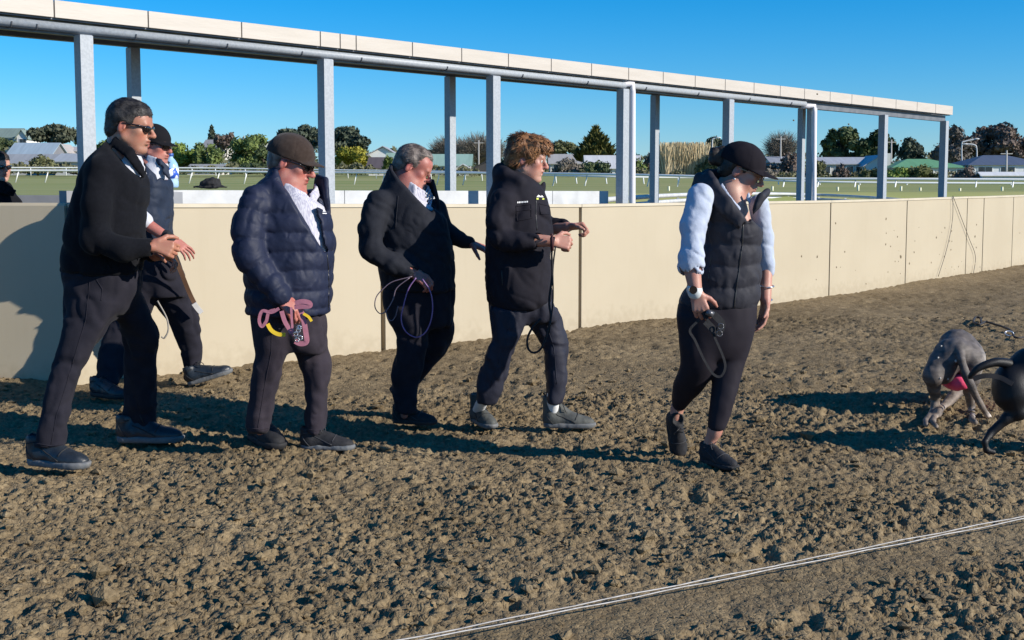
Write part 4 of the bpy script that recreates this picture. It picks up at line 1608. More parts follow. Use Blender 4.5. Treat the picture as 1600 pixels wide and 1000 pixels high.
class Fig:
    def __init__(s, D, label, u_base, v_base, group='people walking along the track'):
        s.D = D
        b = gnd(u_base, v_base) if v_base else at(u_base, 600, D) * np.array([1, 1, 0])
        b[1] = D
        s.root = thing('person', (b[0], D, 0), label, 'person', group)
        s.body = []
        s.fine = []

    def p(s, u, v, dy=0.0):
        return at(u, v, s.D + dy)

    def r(s, px):
        return px * s.D / FPX

    def rows(s, tab, dy0=0.0):
        out = []
        for t in tab:
            v, uL, uR, hd = t[:4]
            dy = t[4] if len(t) > 4 else dy0
            c = s.p((uL + uR) / 2, v, dy)
            out.append((c[2], c[0], c[1], (uR - uL) / 2 * (s.D + dy) / FPX, hd))
        return out

    def part(s, name, prims, m, h=.008, fine=(), disp=None, relax=1, parent=None):
        if disp is not None and name not in ('cap', 'sunglasses', 'eyebrows', 'trousers', 'jeans', 'leggings', 'sole', 'sock'):
            raw, c = disp, s.neck_pt

            def disp(P):
                # thin collars stay calm
                w = np.clip((np.linalg.norm(P - c, axis=1) - .17) / .10, .08, 1)
                return raw(P) * w
        return link(name, sculpt(name, prims, h, fine, disp, relax), m, parent or s.root)

    # ---------------------------------------------------------------- head
    def head(s, u, v, dy, pitch, yaw, sc, roll=0.0, nose=1.0, jowl=0.0, mouth=0.0, chin=1.0, lidded=False, width=1.0):
        """u, v: ear hole. pitch down, yaw towards the camera (degrees)"""
        a, b = rad(pitch), rad(yaw)
        sc = sc * .945
        f = np.array([math.cos(a) * math.cos(b), -math.cos(a) * math.sin(b), -math.sin(a)])
        l = unit(np.cross((0, 0, 1), f))
        u_ = np.cross(f, l)
        R0 = np.stack([f, l, u_], 1)
        rr = rad(roll)
        Rr = np.array([[1, 0, 0], [0, math.cos(rr), -math.sin(rr)], [0, math.sin(rr), math.cos(rr)]])
        R = R0 @ Rr
        earw = s.p(u, v, dy)
        # the near ear is at local (-.005, -.078)
        o = earw - R @ (np.array([-.005, -.05 if abs(yaw) < 40 else 0, -.006]) * sc)
        o[1] = s.D + dy
        s.R, s.o, s.sc = R, o, sc
        W = lambda x, y, z: o + R @ (np.array([x, y * width, z]) * sc)
        s.W = W
        E = lambda c, r, k=.012, op='u': ell(W(*c), np.array(r) * sc * np.array([1, width, 1]), R, k * sc, op)
        C = lambda a_, b_, ra, rb, k=.012, op='u': cone(W(*a_), W(*b_), ra * sc, rb * sc, k * sc, op)
        P = [E((-.014, 0, .034), (.097, .077, .088)), E((.028, 0, -.022), (.062, .060, .082), .03),
             E((.045, 0, .042), (.052, .062, .048), .03),
             E((.040, 0, -.084), (.045, .046, .030), .03),
             C((.078, -.010, -.102), (.078, .010, -.102), .016 * chin, .016 * chin, .02)]
        for y in (-1, 1):
            P += [C((.002, .058 * y, -.052), (.062, .026 * y, -.100), .021, .017, .026),
                  E((.064, .046 * y, -.016), (.022, .020, .018), .024)]
            P.append(E((.046, .044 * y, -.050), (.030, .018, .030), .026))
            if jowl:
                P.append(E((.040, .040 * y, -.082), (.032, .024 + .010 * jowl, .030), .025))
        P += [C((.088, -.036, .020), (.088, .036, .020), .0115, .0115, .014), E((.074, 0, -.058), (.028, .034, .030), .02)]
        # eye sockets
        for y in (-1, 1):
            P.append(E((.104, .033 * y, .001), (.017, .017, .012), .014, 's'))
        # nose
        n = nose
        P += [C((.093, 0, .014), (.094 + .026 * n, 0, -.026), .0075, .0115, .010), E((.100 + .012 * n, 0, -.031), (.014, .017, .009), .008),
              E((.102, .011, -.032), (.009, .008, .007), .006), E((.102, -.011, -.032), (.009, .008, .007), .006)]
        # lids, eyes
        for y in (-1, 1):
            P.append(E((.080, .033 * y, .002), (.0145, .0155, .0145), .004))
        # lips
        P += [E((.098, 0, -.0535 + .001), (.0105, .024, .0062), .006), E((.0945, 0, -.068 - mouth * .012), (.0110, .021, .0075), .006)]
        if mouth:
            P.append(E((.104, 0, -.0605 - mouth * .006), (.022, .019, .004 + .006 * mouth), .003, 's'))
        else:
            P.append(E((.112, 0, -.0600), (.016, .026, .0022), .004, 's'))
        P.append(E((.098, 0, -.083), (.010, .022, .006), .012, 's'))
        # nasolabial crease, cheek hollow
        for y in (-1, 1):
            P.append(C((.104, .020 * y, -.034), (.090, .034 * y, -.066), .0018, .0018, .008, 's'))
        # ears
        for y in (-1, 1):
            w = width
            c = W(-.008, .080 * y, -.004)
            rx = rad(22) * y
            Re = R @ np.array([[1, 0, 0], [0, math.cos(.25 * y), -math.sin(.25 * y)], [0, math.sin(.25 * y), math.cos(.25 * y)]])
            th = rad(14)
            Re = Re @ np.array([[math.cos(th), 0, math.sin(th)], [0, 1, 0], [-math.sin(th), 0, math.cos(th)]])
            P.append(ell(c, np.array((.019, .009, .033)) * sc, Re, .006 * sc))
            P.append(ell(W(-.002, .090 * y, .003), np.array((.0105, .009, .019)) * sc, Re, .005 * sc, 's'))
            P.append(ell(W(.006, .084 * y, -.012), np.array((.006, .006, .008)) * sc, Re, .004 * sc))
        s.body += P
        s.headfine = (W(-.125, 0, 0) * 0 + o - .155 * sc, o + .155 * sc, .0053)
        s.fine.append(s.headfine)
        s.neck_top = W(-.030, 0, -.055)
        return s

    def neck(s, u, v, dy, r0=.058, r1=.066):
        b = s.p(u, v, dy)
        s.neck_pt = np.asarray(b, np.float32) + np.float32([.03, 0, .02])
        s.body.append(cone(s.neck_top, b, r0 * s.sc, r1 * s.sc, .03))
        s.body.append(cone(s.W(.02, 0, -.085), b + (.02, 0, .03), .036 * s.sc, .045 * s.sc, .03))
        return b

    def eyes(s, look=0.0):
        for y in (-1, 1):
            mb = MB()
            c = s.W(.0842, .033 * y, .0015)
            mb.ball(c, .0118 * s.sc, 12, 8)
            ce = s.W(.0905, .0335 * y, .001 - .003 * look)
            mb.ball(ce, .0066 * s.sc, 10, 6, 1)
            mb.build('eye', [M_EYEW, M_IRIS], s.root, smooth=True)

    def brows(s, m):
        P = []
        for y in (-1, 1):
            P.append(cone(s.W(.0985, .014 * y, .0205), s.W(.0925, .036 * y, .0245), .0032 * s.sc, .0028 * s.sc))
            P.append(cone(s.W(.0925, .036 * y, .0245), s.W(.078, .052 * y, .0200), .0028 * s.sc, .0016 * s.sc))
        s.part('eyebrows', P, m, .004, disp=lambda Q: (vnoise(Q, 300, 3) - .5) * .003)

    def hair(s, m, kind, seed=1):
        sc, W, R = s.sc, s.W, s.R
        E = lambda c, r, k=.012, op='u': ell(W(*c), np.array(r) * sc, R, k * sc, op)
        if kind == 'short':
            P = [E((-.018, 0, .036), (.101, .084, .097)), E((.030, 0, .070), (.066, .066, .050), .02), E((-.060, 0, -.020), (.055, .066, .065), .02)]
            cut = [E((.115, 0, -.015), (.100, .16, .072), .006, 's'), E((.02, 0, -.085), (.075, .2, .085), .01, 's'), E((-.004, 0, -.008), (.030, .2, .034), .005, 's'),
                   half(W(0, 0, -.075), R @ np.array([-.25, 0, 1]))]
            amp, L, n, lift = .004, .026, 3000, .2
        elif kind == 'thin':
            P = [E((-.020, 0, .034), (.099, .083, .092)), E((.022, 0, .080), (.062, .058, .040), .02), E((-.060, 0, -.015), (.054, .067, .062), .02)]
            cut = [E((.122, 0, -.005), (.102, .16, .085), .006, 's'), E((.02, 0, -.085), (.075, .2, .085), .01, 's'), E((-.004, 0, -.008), (.028, .2, .036), .005, 's'),
                   E((.095, -.07, .075), (.055, .05, .045), .01, 's'), E((.095, .07, .075), (.055, .05, .045), .01, 's'),
                   half(W(0, 0, -.066), R @ np.array([-.25, 0, 1]))]
            amp, L, n, lift = .005, .030, 2800, .14
        elif kind == 'tousled':
            P = [E((-.012, 0, .046), (.112, .096, .102)), E((.045, 0, .080), (.074, .080, .050), .02), E((-.055, 0, -.012), (.062, .074, .075), .02)]
            cut = [E((.130, 0, -.030), (.098, .16, .080), .006, 's'), E((.02, 0, -.085), (.072, .2, .080), .01, 's'), E((.0, 0, -.012), (.026, .2, .026), .005, 's'),
                   half(W(0, 0, -.072), R @ np.array([-.3, 0, 1]))]
            amp, L, n, lift = .012, .050, 3000, .26
        else:        # under a cap: sides and nape only
            P = [E((-.016, 0, .030), (.100, .083, .088)), E((-.060, 0, -.015), (.053, .066, .060), .02)]
            cut = [E((.115, 0, -.02), (.100, .16, .075), .006, 's'), E((.02, 0, -.085), (.075, .2, .085), .01, 's'), E((-.004, 0, -.008), (.028, .2, .034), .005, 's'),
                   half(W(0, 0, -.062), R @ np.array([-.25, 0, 1])), half(W(0, 0, .055), R @ np.array([0, 0, -1]))]
            amp, L, n, lift = .005, .018, 260, .1
        nz = lambda Q: amp * ((1 - np.abs(2 * vnoise((Q - s.o) @ R, np.array([14, 34, 14]) / sc * .9, seed) - 1)) ** 1.2 - .35) + \
            amp * .6 * (vnoise((Q - s.o) @ R, np.array([40, 90, 40]), seed + 3) - .5)
        me = sculpt('hair', P + cut, .0048, disp=nz, relax=0)
        V = np.empty(len(me.vertices) * 3, np.float32)
        N = np.empty_like(V)
        me.vertices.foreach_get('co', V)
        me.vertices.foreach_get('normal', N)
        V, N = V.reshape(-1, 3), N.reshape(-1, 3)
        rs = np.random.default_rng(seed)
        Ql = (V - s.o) @ R / sc
        ok = np.nonzero(((N @ (R @ np.array([0, 0, 1.0]))) > -.5) & (np.abs(Ql[:, 1]) > -1))[0]
        ids = rs.choice(ok, min(n, len(ok)), replace=False)
        # combing direction in head space: back and down at the sides, forward at the fringe
        D = np.zeros((len(ids), 3))
        q = Ql[ids]
        if kind == 'tousled':
            sw = vnoise((q * 26).astype(np.float32), 1.0, 5) - .5
            sw2 = vnoise((q * 26).astype(np.float32), 1.0, 6) - .5
            D[:, 0] = np.where(q[:, 0] > -.01, .75, -.45) + 1.5 * sw + rs.normal(0, .12, len(ids))
            D[:, 1] = np.sign(q[:, 1]) * .35 + 1.5 * sw2 + rs.normal(0, .12, len(ids))
            D[:, 2] = -.6 + 1.1 * np.clip(q[:, 2] * 8 - .3, 0, 1)
        else:
            D[:, 0] = -.9
            D[:, 1] = rs.normal(0, .25, len(ids))
            D[:, 2] = -.5 - .6 * (q[:, 0] < -.04)
        D = D @ R.T
        n_ = N[ids]
        D = D - (D * n_).sum(1)[:, None] * n_
        D /= np.linalg.norm(D, axis=1)[:, None] + 1e-6
        D = D + n_ * lift * rs.uniform(.3, 1.4, (len(ids), 1))
        D /= np.linalg.norm(D, axis=1)[:, None] + 1e-6
        B = np.cross(D, n_)
        w = .0013 * (1.7 if kind == 'tousled' else 1)
        ln_ = (L * rs.uniform(.5, 1.2, len(ids)))[:, None]
        p0 = V[ids] - n_ * .002
        p1 = p0 + D * ln_ * .6 + n_ * .001
        p2 = p0 + D * ln_ - n_ * ln_ * .18
        vv = np.stack([p0 - B * w, p0 + B * w, p1 + B * w * .8, p1 - B * w * .8, p2 + B * w * .1, p2 - B * w * .1], 1).reshape(-1, 3)
        k = np.arange(len(ids))[:, None] * 6 + len(V)
        ff = np.concatenate([k + np.array([[0, 1, 2, 3]]), k + np.array([[3, 2, 4, 5]])])
        F0 = np.empty(len(me.loops), np.int32)
        me.loops.foreach_get('vertex_index', F0)
        me2 = np_mesh('hair', np.concatenate([V, vv]), np.concatenate([F0.reshape(-1, 4), ff]))
        bpy.data.meshes.remove(me)
        return link('hair', me2, m, s.root)

    def cap(s, m, size=1.0, brim=.075, drop=.25, tilt=0.0, back=0.0, flat=0.0, label=None):
        sc, R = s.sc, s.R
        t = rad(tilt)
        Rt = R @ np.array([[math.cos(t), 0, math.sin(t)], [0, 1, 0], [-math.sin(t), 0, math.cos(t)]])
        o = s.o
        W = lambda x, y, z: o + Rt @ (np.array([x, y, z]) * sc)
        E = lambda c, r, k=.012, op='u': ell(W(*c), np.array(r) * sc, Rt, k * sc, op)
        c0 = W(0, 0, 0)
        z0 = .034
        dome = [E((-.012 - back, 0, .036), (.112 * size, .092 * size, (.100 - flat) * size))]
        if flat:
            dome.append(E((.045, 0, .060), (.075, .080, .050), .03))
        dome.append(half(W(0, 0, z0 - .012), Rt @ np.array([.10 if not flat else 0, 0, 1]), .003))

        def fb(P):
            q = (P - c0) @ Rt / sc
            x, y, z = q[:, 0], q[:, 1], q[:, 2]
            zz = z - (z0 + .004) + drop * (x - .07) * 1.0 + 3.6 * y * y
            e = np.sqrt(((x - .072) / brim) ** 2 + (y / .078) ** 2 + 1e-9)
            dd = np.maximum((e - 1) * .05, np.abs(zz) - .0034)
            return np.maximum(dd, .045 - x) * sc
        B = Pr(fb, W(.1, 0, .03) - .12 * sc, W(.1, 0, .03) + .12 * sc, .006 * sc)
        dome.append(B)

        def seams(P):
            q = (P - W(-.012, 0, .036)) @ Rt / sc
            a = np.arctan2(q[:, 1], q[:, 0])
            sm = np.abs(np.sin(a * 3 + .01)) * np.hypot(q[:, 0], q[:, 1])
            return -.0018 * np.exp(-(sm / .004) ** 2) * (q[:, 2] > .0) + (vnoise(P, 35, 8) - .5) * .003
        return s.part('cap', dome, m, .0042, disp=seams)

    def shades(s, wrap=1.0, m=None):
        sc, R = s.sc, s.R
        P = []
        for y in (-1, 1):
            yaw = .28 * y
            Ry = R @ np.array([[math.cos(yaw), -math.sin(yaw), 0], [math.sin(yaw), math.cos(yaw), 0], [0, 0, 1]])
            P.append(ell(s.W(.101, .034 * y, .0005), np.array((.0055, .0275, .0185)) * sc, Ry, .004))
            P.append(cone(s.W(.096, .052 * y, .010), s.W(.070, .072 * y, .012), .0052 * sc, .0050 * sc, .004))
            P.append(cone(s.W(.070, .072 * y, .012), s.W(-.004, .084 * y, .012), .0050 * sc, .0036 * sc, .004))
        P.append(cone(s.W(.112, -.012, .008), s.W(.112, .012, .008), .004 * sc, .004 * sc, .004))
        s.part('sunglasses', P, m or M_LENS, .0036)

    # ---------------------------------------------------------------- hand
    def hand(s, w, d, n, side, curl=(.5, .7, .5), sc=1.05, spread=.0, thumb=.6):
        """w wrist, d pointing to the fingers, n out of the back of the hand, side: +1/-1 for the thumb side along d x n"""
        w, d = np.asarray(w, float), unit(d)
        n = unit(np.asarray(n, float) - np.dot(n, d) * d)
        t = np.cross(d, n) * side
        P = []
        ln = [.95, 1.06, 1.0, .80]
        tips = []
        for i in range(4):
            yy = (.030 - .0195 * i)
            k = w + sc * (d * (.088 - .004 * abs(i - 1)) + t * yy)
            P.append(cone(w + sc * (d * .006 + t * yy * .55), k, .0135 * sc, .0108 * sc, .011 * sc))
            a = 0
            p = k
            dd = unit(d + t * spread * (1.5 - i) * .35)
            for j, (L, cu) in enumerate(zip((.043, .027, .021), curl)):
                a += cu * (1 + .06 * i)
                v = dd * math.cos(a) - n * math.sin(a)
                q = p + v * L * ln[i] * sc
                P.append(cone(p, q, (.0094 - .0011 * j) * sc, (.0084 - .0012 * j) * sc, .0035 * sc))
                p = q
            tips.append(p)
        b = w + sc * (d * .022 + t * .022)
        v = unit(d * .62 + t * .75 - n * .35)
        for j, (L, r0, r1) in enumerate(((.044, .0145, .0115), (.032, .0112, .0100), (.026, .0100, .0072))):
            q = b + v * L * sc
            P.append(cone(b, q, r0 * sc, r1 * sc, .008 * sc if j == 0 else .004 * sc))
            b = q
            v = unit(v * (1 - .45 * thumb) + (d * .6 - n * .5 - t * .25) * .8 * thumb)
        s.body += P
        c = w + d * .09 * sc
        s.fine.append((c - .115 * sc, c + .115 * sc, .0056))
        return tips, w + d * .095 * sc - n * .03 * sc

    def arm(s, a, b, c, r=(.045, .038, .028)):
        s.body += chain([a, b, c], r, .015)

    def finish(s, m, beard=0.0):
        me = sculpt('body', s.body, .024, s.fine, relax=1)
        o = link('body', me, m, s.root)
        k = len(me.vertices)
        V = np.empty(k * 3, np.float32)
        me.vertices.foreach_get('co', V)
        q = (V.reshape(-1, 3) + np.array(s.root.location) - s.o) @ s.R / s.sc
        T = np.ones((k, 4), np.float32)

        def spot(c, r, col, sym=True):
            y = np.abs(q[:, 1]) if sym else q[:, 1]
            d2 = ((q[:, 0] - c[0]) / r[0]) ** 2 + ((y - c[1]) / r[1]) ** 2 + ((q[:, 2] - c[2]) / r[2]) ** 2
            w = np.exp(-d2 ** 1.5)[:, None]
            T[:, :3] *= 1 + w * (np.array(col) - 1)
        spot((.075, .045, -.030), (.035, .025, .026), (1.03, .84, .84))       # cheeks
        spot((.115, 0, -.024), (.022, .022, .018), (1.0, .74, .74))          # nose
        spot((-.008, .085, -.004), (.03, .02, .04), (1.0, .70, .70))         # ears
        spot((.098, 0, -.0605), (.016, .021, .0115), (.80, .48, .50))        # lips
        spot((.100, 0, -.0605), (.020, .020, .0022), (.45, .30, .30))        # mouth line
        spot((.095, .034, .002), (.022, .020, .010), (.62, .52, .50))        # lids
        if beard:
            spot((.072, 0, -.088), (.045, .06, .035), (1 - .16 * beard, 1 - .12 * beard, 1 - .06 * beard))
        hands = np.linalg.norm(q, axis=1) > .35
        T[hands, 1:3] *= .90
        ca = me.color_attributes.new('tint', 'FLOAT_COLOR', 'POINT')
        ca.data.foreach_set('color', T.ravel())
        return o

    # ---------------------------------------------------------------- footwear
    def shoe(s, heel, toe, m, msole, up=(0, 0, 1), name='shoe', high=.0, L=None, wide=1.0, lace=True, sock=None, ankle=None, shin=None):
        heel, toe = np.asarray(heel, float), np.asarray(toe, float)
        f = unit(toe - heel)
        u = unit(np.asarray(up, float) - np.dot(up, f) * f)
        l = np.cross(u, f)
        R = np.stack([f, l, u], 1)
        k = (L or np.linalg.norm(toe - heel)) / .29
        W = lambda x, y, z: heel + R @ (np.array([x, y * wide, z]) * k)
        E = lambda c, r, kk=.012, op='u': ell(W(*c), np.array(r) * k * np.array([1, wide, 1]), R, kk, op)
        C = lambda a, b, ra, rb, kk=.012, op='u': cone(W(*a), W(*b), ra * k * (1 + .5 * (wide - 1)), rb * k * (1 + .5 * (wide - 1)), kk, op)
        up_ = [E((.052, 0, .045), (.050, .036, .050)), C((.07, 0, .046), (.17, 0, .038), .040, .040, .03), E((.205, 0, .030), (.082, .046, .036), .03),
               C((.046, 0, .06), (.044, 0, .100 + high), .039, .041, .02), C((.095, 0, .082 + high * .4), (.150, 0, .064), .028, .026, .02)]
        if not high:
            up_.append(E((.046, 0, .125), (.034, .031, .030), .008, 's'))
        else:
            up_.append(E((.044, 0, .128 + high), (.033, .031, .028), .008, 's'))
        up_.append(half(W(0, 0, .012), u))
        o = s.part(name, up_, m, .0075, disp=lambda P: (vnoise(P, 45, 6) - .5) * .004)
        so = [C((.048, 0, .016), (.235, .0, .016), .042, .046, .02), C((.10, 0, .016), (.2, 0, .016), .040, .049, .02), E((.225, 0, .022), (.072, .047, .030), .02),
              half(W(0, 0, .0), u), half(W(0, 0, .029), -u)]
        s.part('sole', so, msole, .008, disp=lambda P: (vnoise(P, 90, 6) - .5) * .004, parent=o)
        off = np.zeros(3)
        pp = o
        while pp is not None:
            off += np.array(pp.location)
            pp = pp.parent
        from mathutils.bvhtree import BVHTree
        bv = BVHTree.FromPolygons([vv.co + Vector(off) for vv in o.data.vertices], [tuple(f_.vertices) for f_ in o.data.polygons])

        def snap(pts):
            out = []
            for q_ in pts:
                h_ = bv.find_nearest(Vector(W(*q_)))
                out.append(np.array(h_[0]))
            return out
        mb = MB()
        for sg in (-1, 1):
            mb.tube(snap([(.02 + .012 * i, .05 * sg, .088 + .002 * i) for i in range(6)]), .0028 * k, 5)
            mb.tube(snap([(.085 + .014 * i, .06 * sg, .088 - .008 * i) for i in range(8)]), .0026 * k, 5)
            mb.tube(snap([(.012 + .01 * i, .05 * sg, .075 - .011 * i) for i in range(6)]), .0026 * k, 5)
        mb.tube(snap([(.198 - .00025 * abs(j) ** 2, .0065 * j, .09 - .0006 * j * j) for j in range(-8, 9)]), .0028 * k, 5)
        o2 = mb.build('stitching', M_SOLEK if m is not M_SHOEK else mat('dark grey trim', (.035, .035, .04), .7), o, smooth=True)
        o2['kind'] = 'stuff'
        if lace:
            mb = MB()
            for i in range(4):
                x = .102 + .018 * i
                z = .108 + high * .3 - .0135 * i
                pts = [W(x + .004 * sg, .026 * sg, z - .014) if abs(sg) == 1 else W(x, 0, z + .003) for sg in (-1, 0, 1)]
                mb.tube(spline(pts, 4), .0026 * k, 5)
            for sg in (-1, 1):
                mb.tube(spline([W(.10, 0, .112 + high * .3), W(.108, .022 * sg, .125 + high * .3), W(.125, .036 * sg, .103), W(.128, .030 * sg, .09)], 5), .0024 * k, 5)
            o2 = mb.build('laces', M_SOLEK if m is not M_SHOEK else mat('dark grey trim', (.035, .035, .04), .7), o, smooth=True)
            o2['kind'] = 'stuff'
        if ankle is not None:
            s.body.append(cone(W(.046, 0, .07), ankle, .030, .034, .01))
        if sock:
            s.part('sock', [cone(W(.060, 0, .07), shin if shin is not None else W(.045, 0, .20 + high), .036, .036, .01)], sock, .008, disp=folds(.003, (8, 8, 60), 4))
        return o


def collar(lo, hi, r, k=.01, n=4):
    """stand-up cloth: thick sheet between two polylines"""
    out = []
    for i in range(n):
        t = i / (n - 1)
        L = [np.asarray(a) * (1 - t) + np.asarray(b) * t for a, b in zip(lo, hi)]
        out += chain(L, [r] * len(L), k)
    return out


def baffle(amp, sp, ph=0.0):
    return lambda P, z: amp * (np.abs(np.sin(math.pi * (z + .012 * (vnoise(P, 9, 77) - .5) * 2 + ph) / sp)) ** .55 - .72)


def baffle_t(amp, n, ph=0.0):
    return lambda P, t: amp * (np.abs(np.sin(math.pi * (t * n + ph + .25 * (vnoise(P, 9, 78) - .5)))) ** .55 - .72)


def ribbon(name, pts, w, th, m, parent=None, n=6):
    """flat strap along pts"""
    P = spline(pts, n)
    mb = MB()
    V, F = [], []
    nrm = np.array([.15, -1, .1])
    for i, p in enumerate(P):
        t = unit(P[min(i + 1, len(P) - 1)] - P[max(i - 1, 0)])
        b = np.cross(t, nrm)
        b = unit(b) if np.linalg.norm(b) > 1e-3 else np.array([1., 0, 0])
        a = np.cross(b, t)
        for x, y in ((-1, -1), (1, -1), (1, 1), (-1, 1)):
            V.append(p + b * w / 2 * x + a * th / 2 * y)
    for i in range(len(P) - 1):
        for k in range(4):
            k2 = (k + 1) % 4
            F.append((i * 4 + k, i * 4 + k2, i * 4 + 4 + k2, i * 4 + 4 + k))
    F += [(0, 3, 2, 1), tuple(len(P) * 4 - 4 + k for k in range(4))]
    mb.add(V, F)
    return mb.build(name, m, parent, smooth=False)


def print_on(target, name, poly_pts, m, parent, lift=.004):
    """small flat print: polygons given as world points (already on the surface), pushed towards the camera a little"""
    mb = MB()
    for pl in poly_pts:
        mb.add([np.asarray(q) + (0, -lift, 0) for q in pl], [tuple(range(len(pl)))])
    return mb.build(name, m, parent)
from mathutils.bvhtree import BVHTree


def surf(o, u, v, lift=.0015):
    """point on the object's surface seen at u, v"""
    if 'bvh' not in CACHE or CACHE['o'] is not o:
        CACHE['o'] = o
        off = Vector((0, 0, 0))
        p = o
        while p is not None:
            off += p.location
            p = p.parent
        me = o.data
        CACHE['off'] = off
        CACHE['bvh'] = BVHTree.FromPolygons([vv.co + off for vv in me.vertices], [tuple(f.vertices) for f in me.polygons])
    d = Vector(ray(u, v)).normalized()
    h = CACHE['bvh'].ray_cast(Vector((0, 0, CAMZ)), d)
    if h[0] is None:
        return None
    return np.array(h[0] - d * lift + h[1] * lift)


CACHE = {}


def decal(parent, o, name, polys, m):
    """thin printed or stitched patches lying on o's surface; polys in photograph pixels"""
    mb = MB()
    for pl in polys:
        P = [surf(o, u, v, .002) for u, v in pl]
        if any(q is None for q in P):
            continue
        c = np.mean(P, 0)
        Q = [q - (q - c) * 0 for q in P]
        n = len(Q)
        mb.add(Q, [tuple(range(n))])
    if mb.v:
        return mb.build(name, m, parent)


def seam(parent, o, name, pts, r, m, n=8):
    """piping, zip or seam following o's surface"""
    P = []
    for i in range(len(pts) - 1):
        for k in range(n):
            t = k / n
            P.append((pts[i][0] * (1 - t) + pts[i + 1][0] * t, pts[i][1] * (1 - t) + pts[i + 1][1] * t))
    P.append(pts[-1])
    W = [surf(o, u, v, .0) for u, v in P]
    W = [w for w in W if w is not None]
    if len(W) < 3:
        return
    mb = MB()
    mb.tube(W, r, 6)
    return mb.build(name, m, parent, smooth=True)


# ---------------------------------------------------------------- tall man in the black coat (leftmost)
A = Fig(6.42, 'tall bareheaded man in a black coat and sunglasses, leftmost of the walkers', 165, 720)
p = A.p
A.head(200, 199, 0, 10, 4, 1.16, nose=1.12, chin=1.1)
nb = A.neck(182, 252, 0, .060, .075)
A.hair(H_GREYDK, 'short', 11)
A.brows(H_GREYDK)
A.shades()
cuff_n, cuff_f = p(234, 386, -.24), p(241, 399, -.02)
fl = folds(.010, (9, 9, 5), 3)
cw = folds(.016, (6, 6, 6), 5)
coat = [loft(A.rows([(213, 170, 200, .05), (224, 166, 212, .10), (236, 152, 220, .15), (250, 139, 226, .195), (268, 127, 229, .215), (300, 118, 229, .225), (330, 112, 228, .23),
                     (370, 103, 226, .23), (400, 97, 224, .225), (416, 96, 222, .22), (427, 98, 220, .21)])), below(p(168, 218), p(228, 282))]
coat += chain([p(160, 268, -.17), p(150, 322, -.225), p(149, 374, -.26), p(192, 390, -.27), cuff_n], [.086, .080, .072, .066, .052], .03)
coat += chain([p(190, 272, .17), p(196, 370, .21), p(238, 398, .02)], [.08, .066, .05], .03)
coat.append(prism([p(206, 240), p(222, 268), p(227, 290), p(240, 290), p(240, 225)], 5.9, 6.48, .006))
coat += collar([p(224, 276, -.06), p(200, 246, -.12), p(176, 226, -.07), p(170, 220, .03), p(190, 232, .11), p(226, 270, .05)],
               [p(223, 262, -.055), p(206, 234, -.10), p(182, 216, -.06), p(172, 208, .03), p(194, 222, .09), p(226, 258, .045)], .011)
coat.append(ell(p(240, 387, -.24), .030, k=.008, op='s'))
oc = A.part('coat', coat, M_COAT, .0105, disp=lambda P: cw(P))
seam(oc, oc, 'pocket_seam', [(165, 405), (173, 420)], .004, M_COAT)
A.part('shirt', [loft(A.rows([(240, 186, 218, .06), (252, 180, 222, .10), (275, 170, 223, .13), (300, 160, 222, .14)]))] +
       collar([p(222, 276, -.05), p(205, 250, -.085), p(186, 232, -.05), p(186, 232, .05), p(222, 270, .05)],
              [p(226, 262, -.045), p(206, 236, -.078), p(190, 222, -.05), p(190, 222, .05), p(222, 254, .05)], .006), M_SHIRT, .0055, disp=folds(.0018, (20, 20, 20), 8))
tr = folds(.020, (8, 8, 5), 13, hem=(.32, .016))
A.part('trousers', [loft(A.rows([(408, 100, 220, .17), (430, 100, 221, .185), (455, 101, 220, .18), (480, 102, 208, .165), (502, 104, 186, .13)]), k=.05),
                    loft(A.rows([(425, 99, 200, .115, -.08), (460, 101, 192, .112, -.09), (500, 101, 177, .105, -.12), (526, 100, 163, .096, -.14), (542, 93, 149, .09, -.16),
                                 (575, 82, 133, .082, -.20), (606, 71, 119, .077, -.24), (640, 63, 112, .075, -.28), (680, 54, 107, .08, -.32), (700, 53, 105, .078, -.33)]), k=.04),
                    loft(A.rows([(430, 150, 220, .11, .09), (470, 168, 226, .11, .10), (500, 180, 238, .10, .13), (513, 186, 248, .095, .15), (526, 192, 251, .09, .17),
                                 (545, 197, 249, .086, .19), (565, 196, 246, .082, .21), (590, 194, 244, .08, .24), (620, 191, 243, .08, .26), (650, 189, 244, .083, .28), (672, 189, 245, .08, .29)]), k=.04)],
       M_TRB, .0105, disp=tr)
oa = [o_ for o_ in A.root.children if o_.name.startswith('trousers')][-1]
seam(oa, oa, 'side_seam', [(140, 440), (134, 500), (120, 545), (104, 600), (88, 650), (80, 694)], .0022, M_TRB)
seam(oa, oa, 'pocket_seam', [(150, 436), (160, 452), (158, 470)], .0028, M_TRB)
seam(oa, oa, 'hem', [(56, 693), (80, 697), (103, 693)], .003, M_TRB)
A.shoe(gnd(44, 724), gnd(138, 733), M_SHOE, M_SOLEG)
A.shoe(gnd(181, 690), gnd(287, 690), M_SHOE, M_SOLEG)
A.arm(p(160, 268, -.17), p(149, 374, -.26), p(236, 386, -.24))
A.arm(p(190, 272, .17), p(196, 370, .21), p(243, 400, -.02))
A.body += chain([p(185, 262, 0), p(165, 330, 0), p(160, 430, 0)], [.11, .13, .12], .03)
A.body += chain([p(140, 440, -.08), p(128, 530, -.15), p(76, 700, -.33)], [.05, .028, .026], .02) + chain([p(180, 440, .09), p(222, 525, .17), p(215, 672, .29)], [.05, .028, .026], .02)
A.hand(p(238, 382, -.24), (1, .1, -.28), (.1, -1, .25), -1, (.9, 1.0, .7), 1.12, thumb=.8)
A.hand(p(242, 399, -.03), (1, -.15, -.12), (.2, .4, 1), 1, (.7, .8, .6), 1.1)
A.finish(M_SKIN, .8)

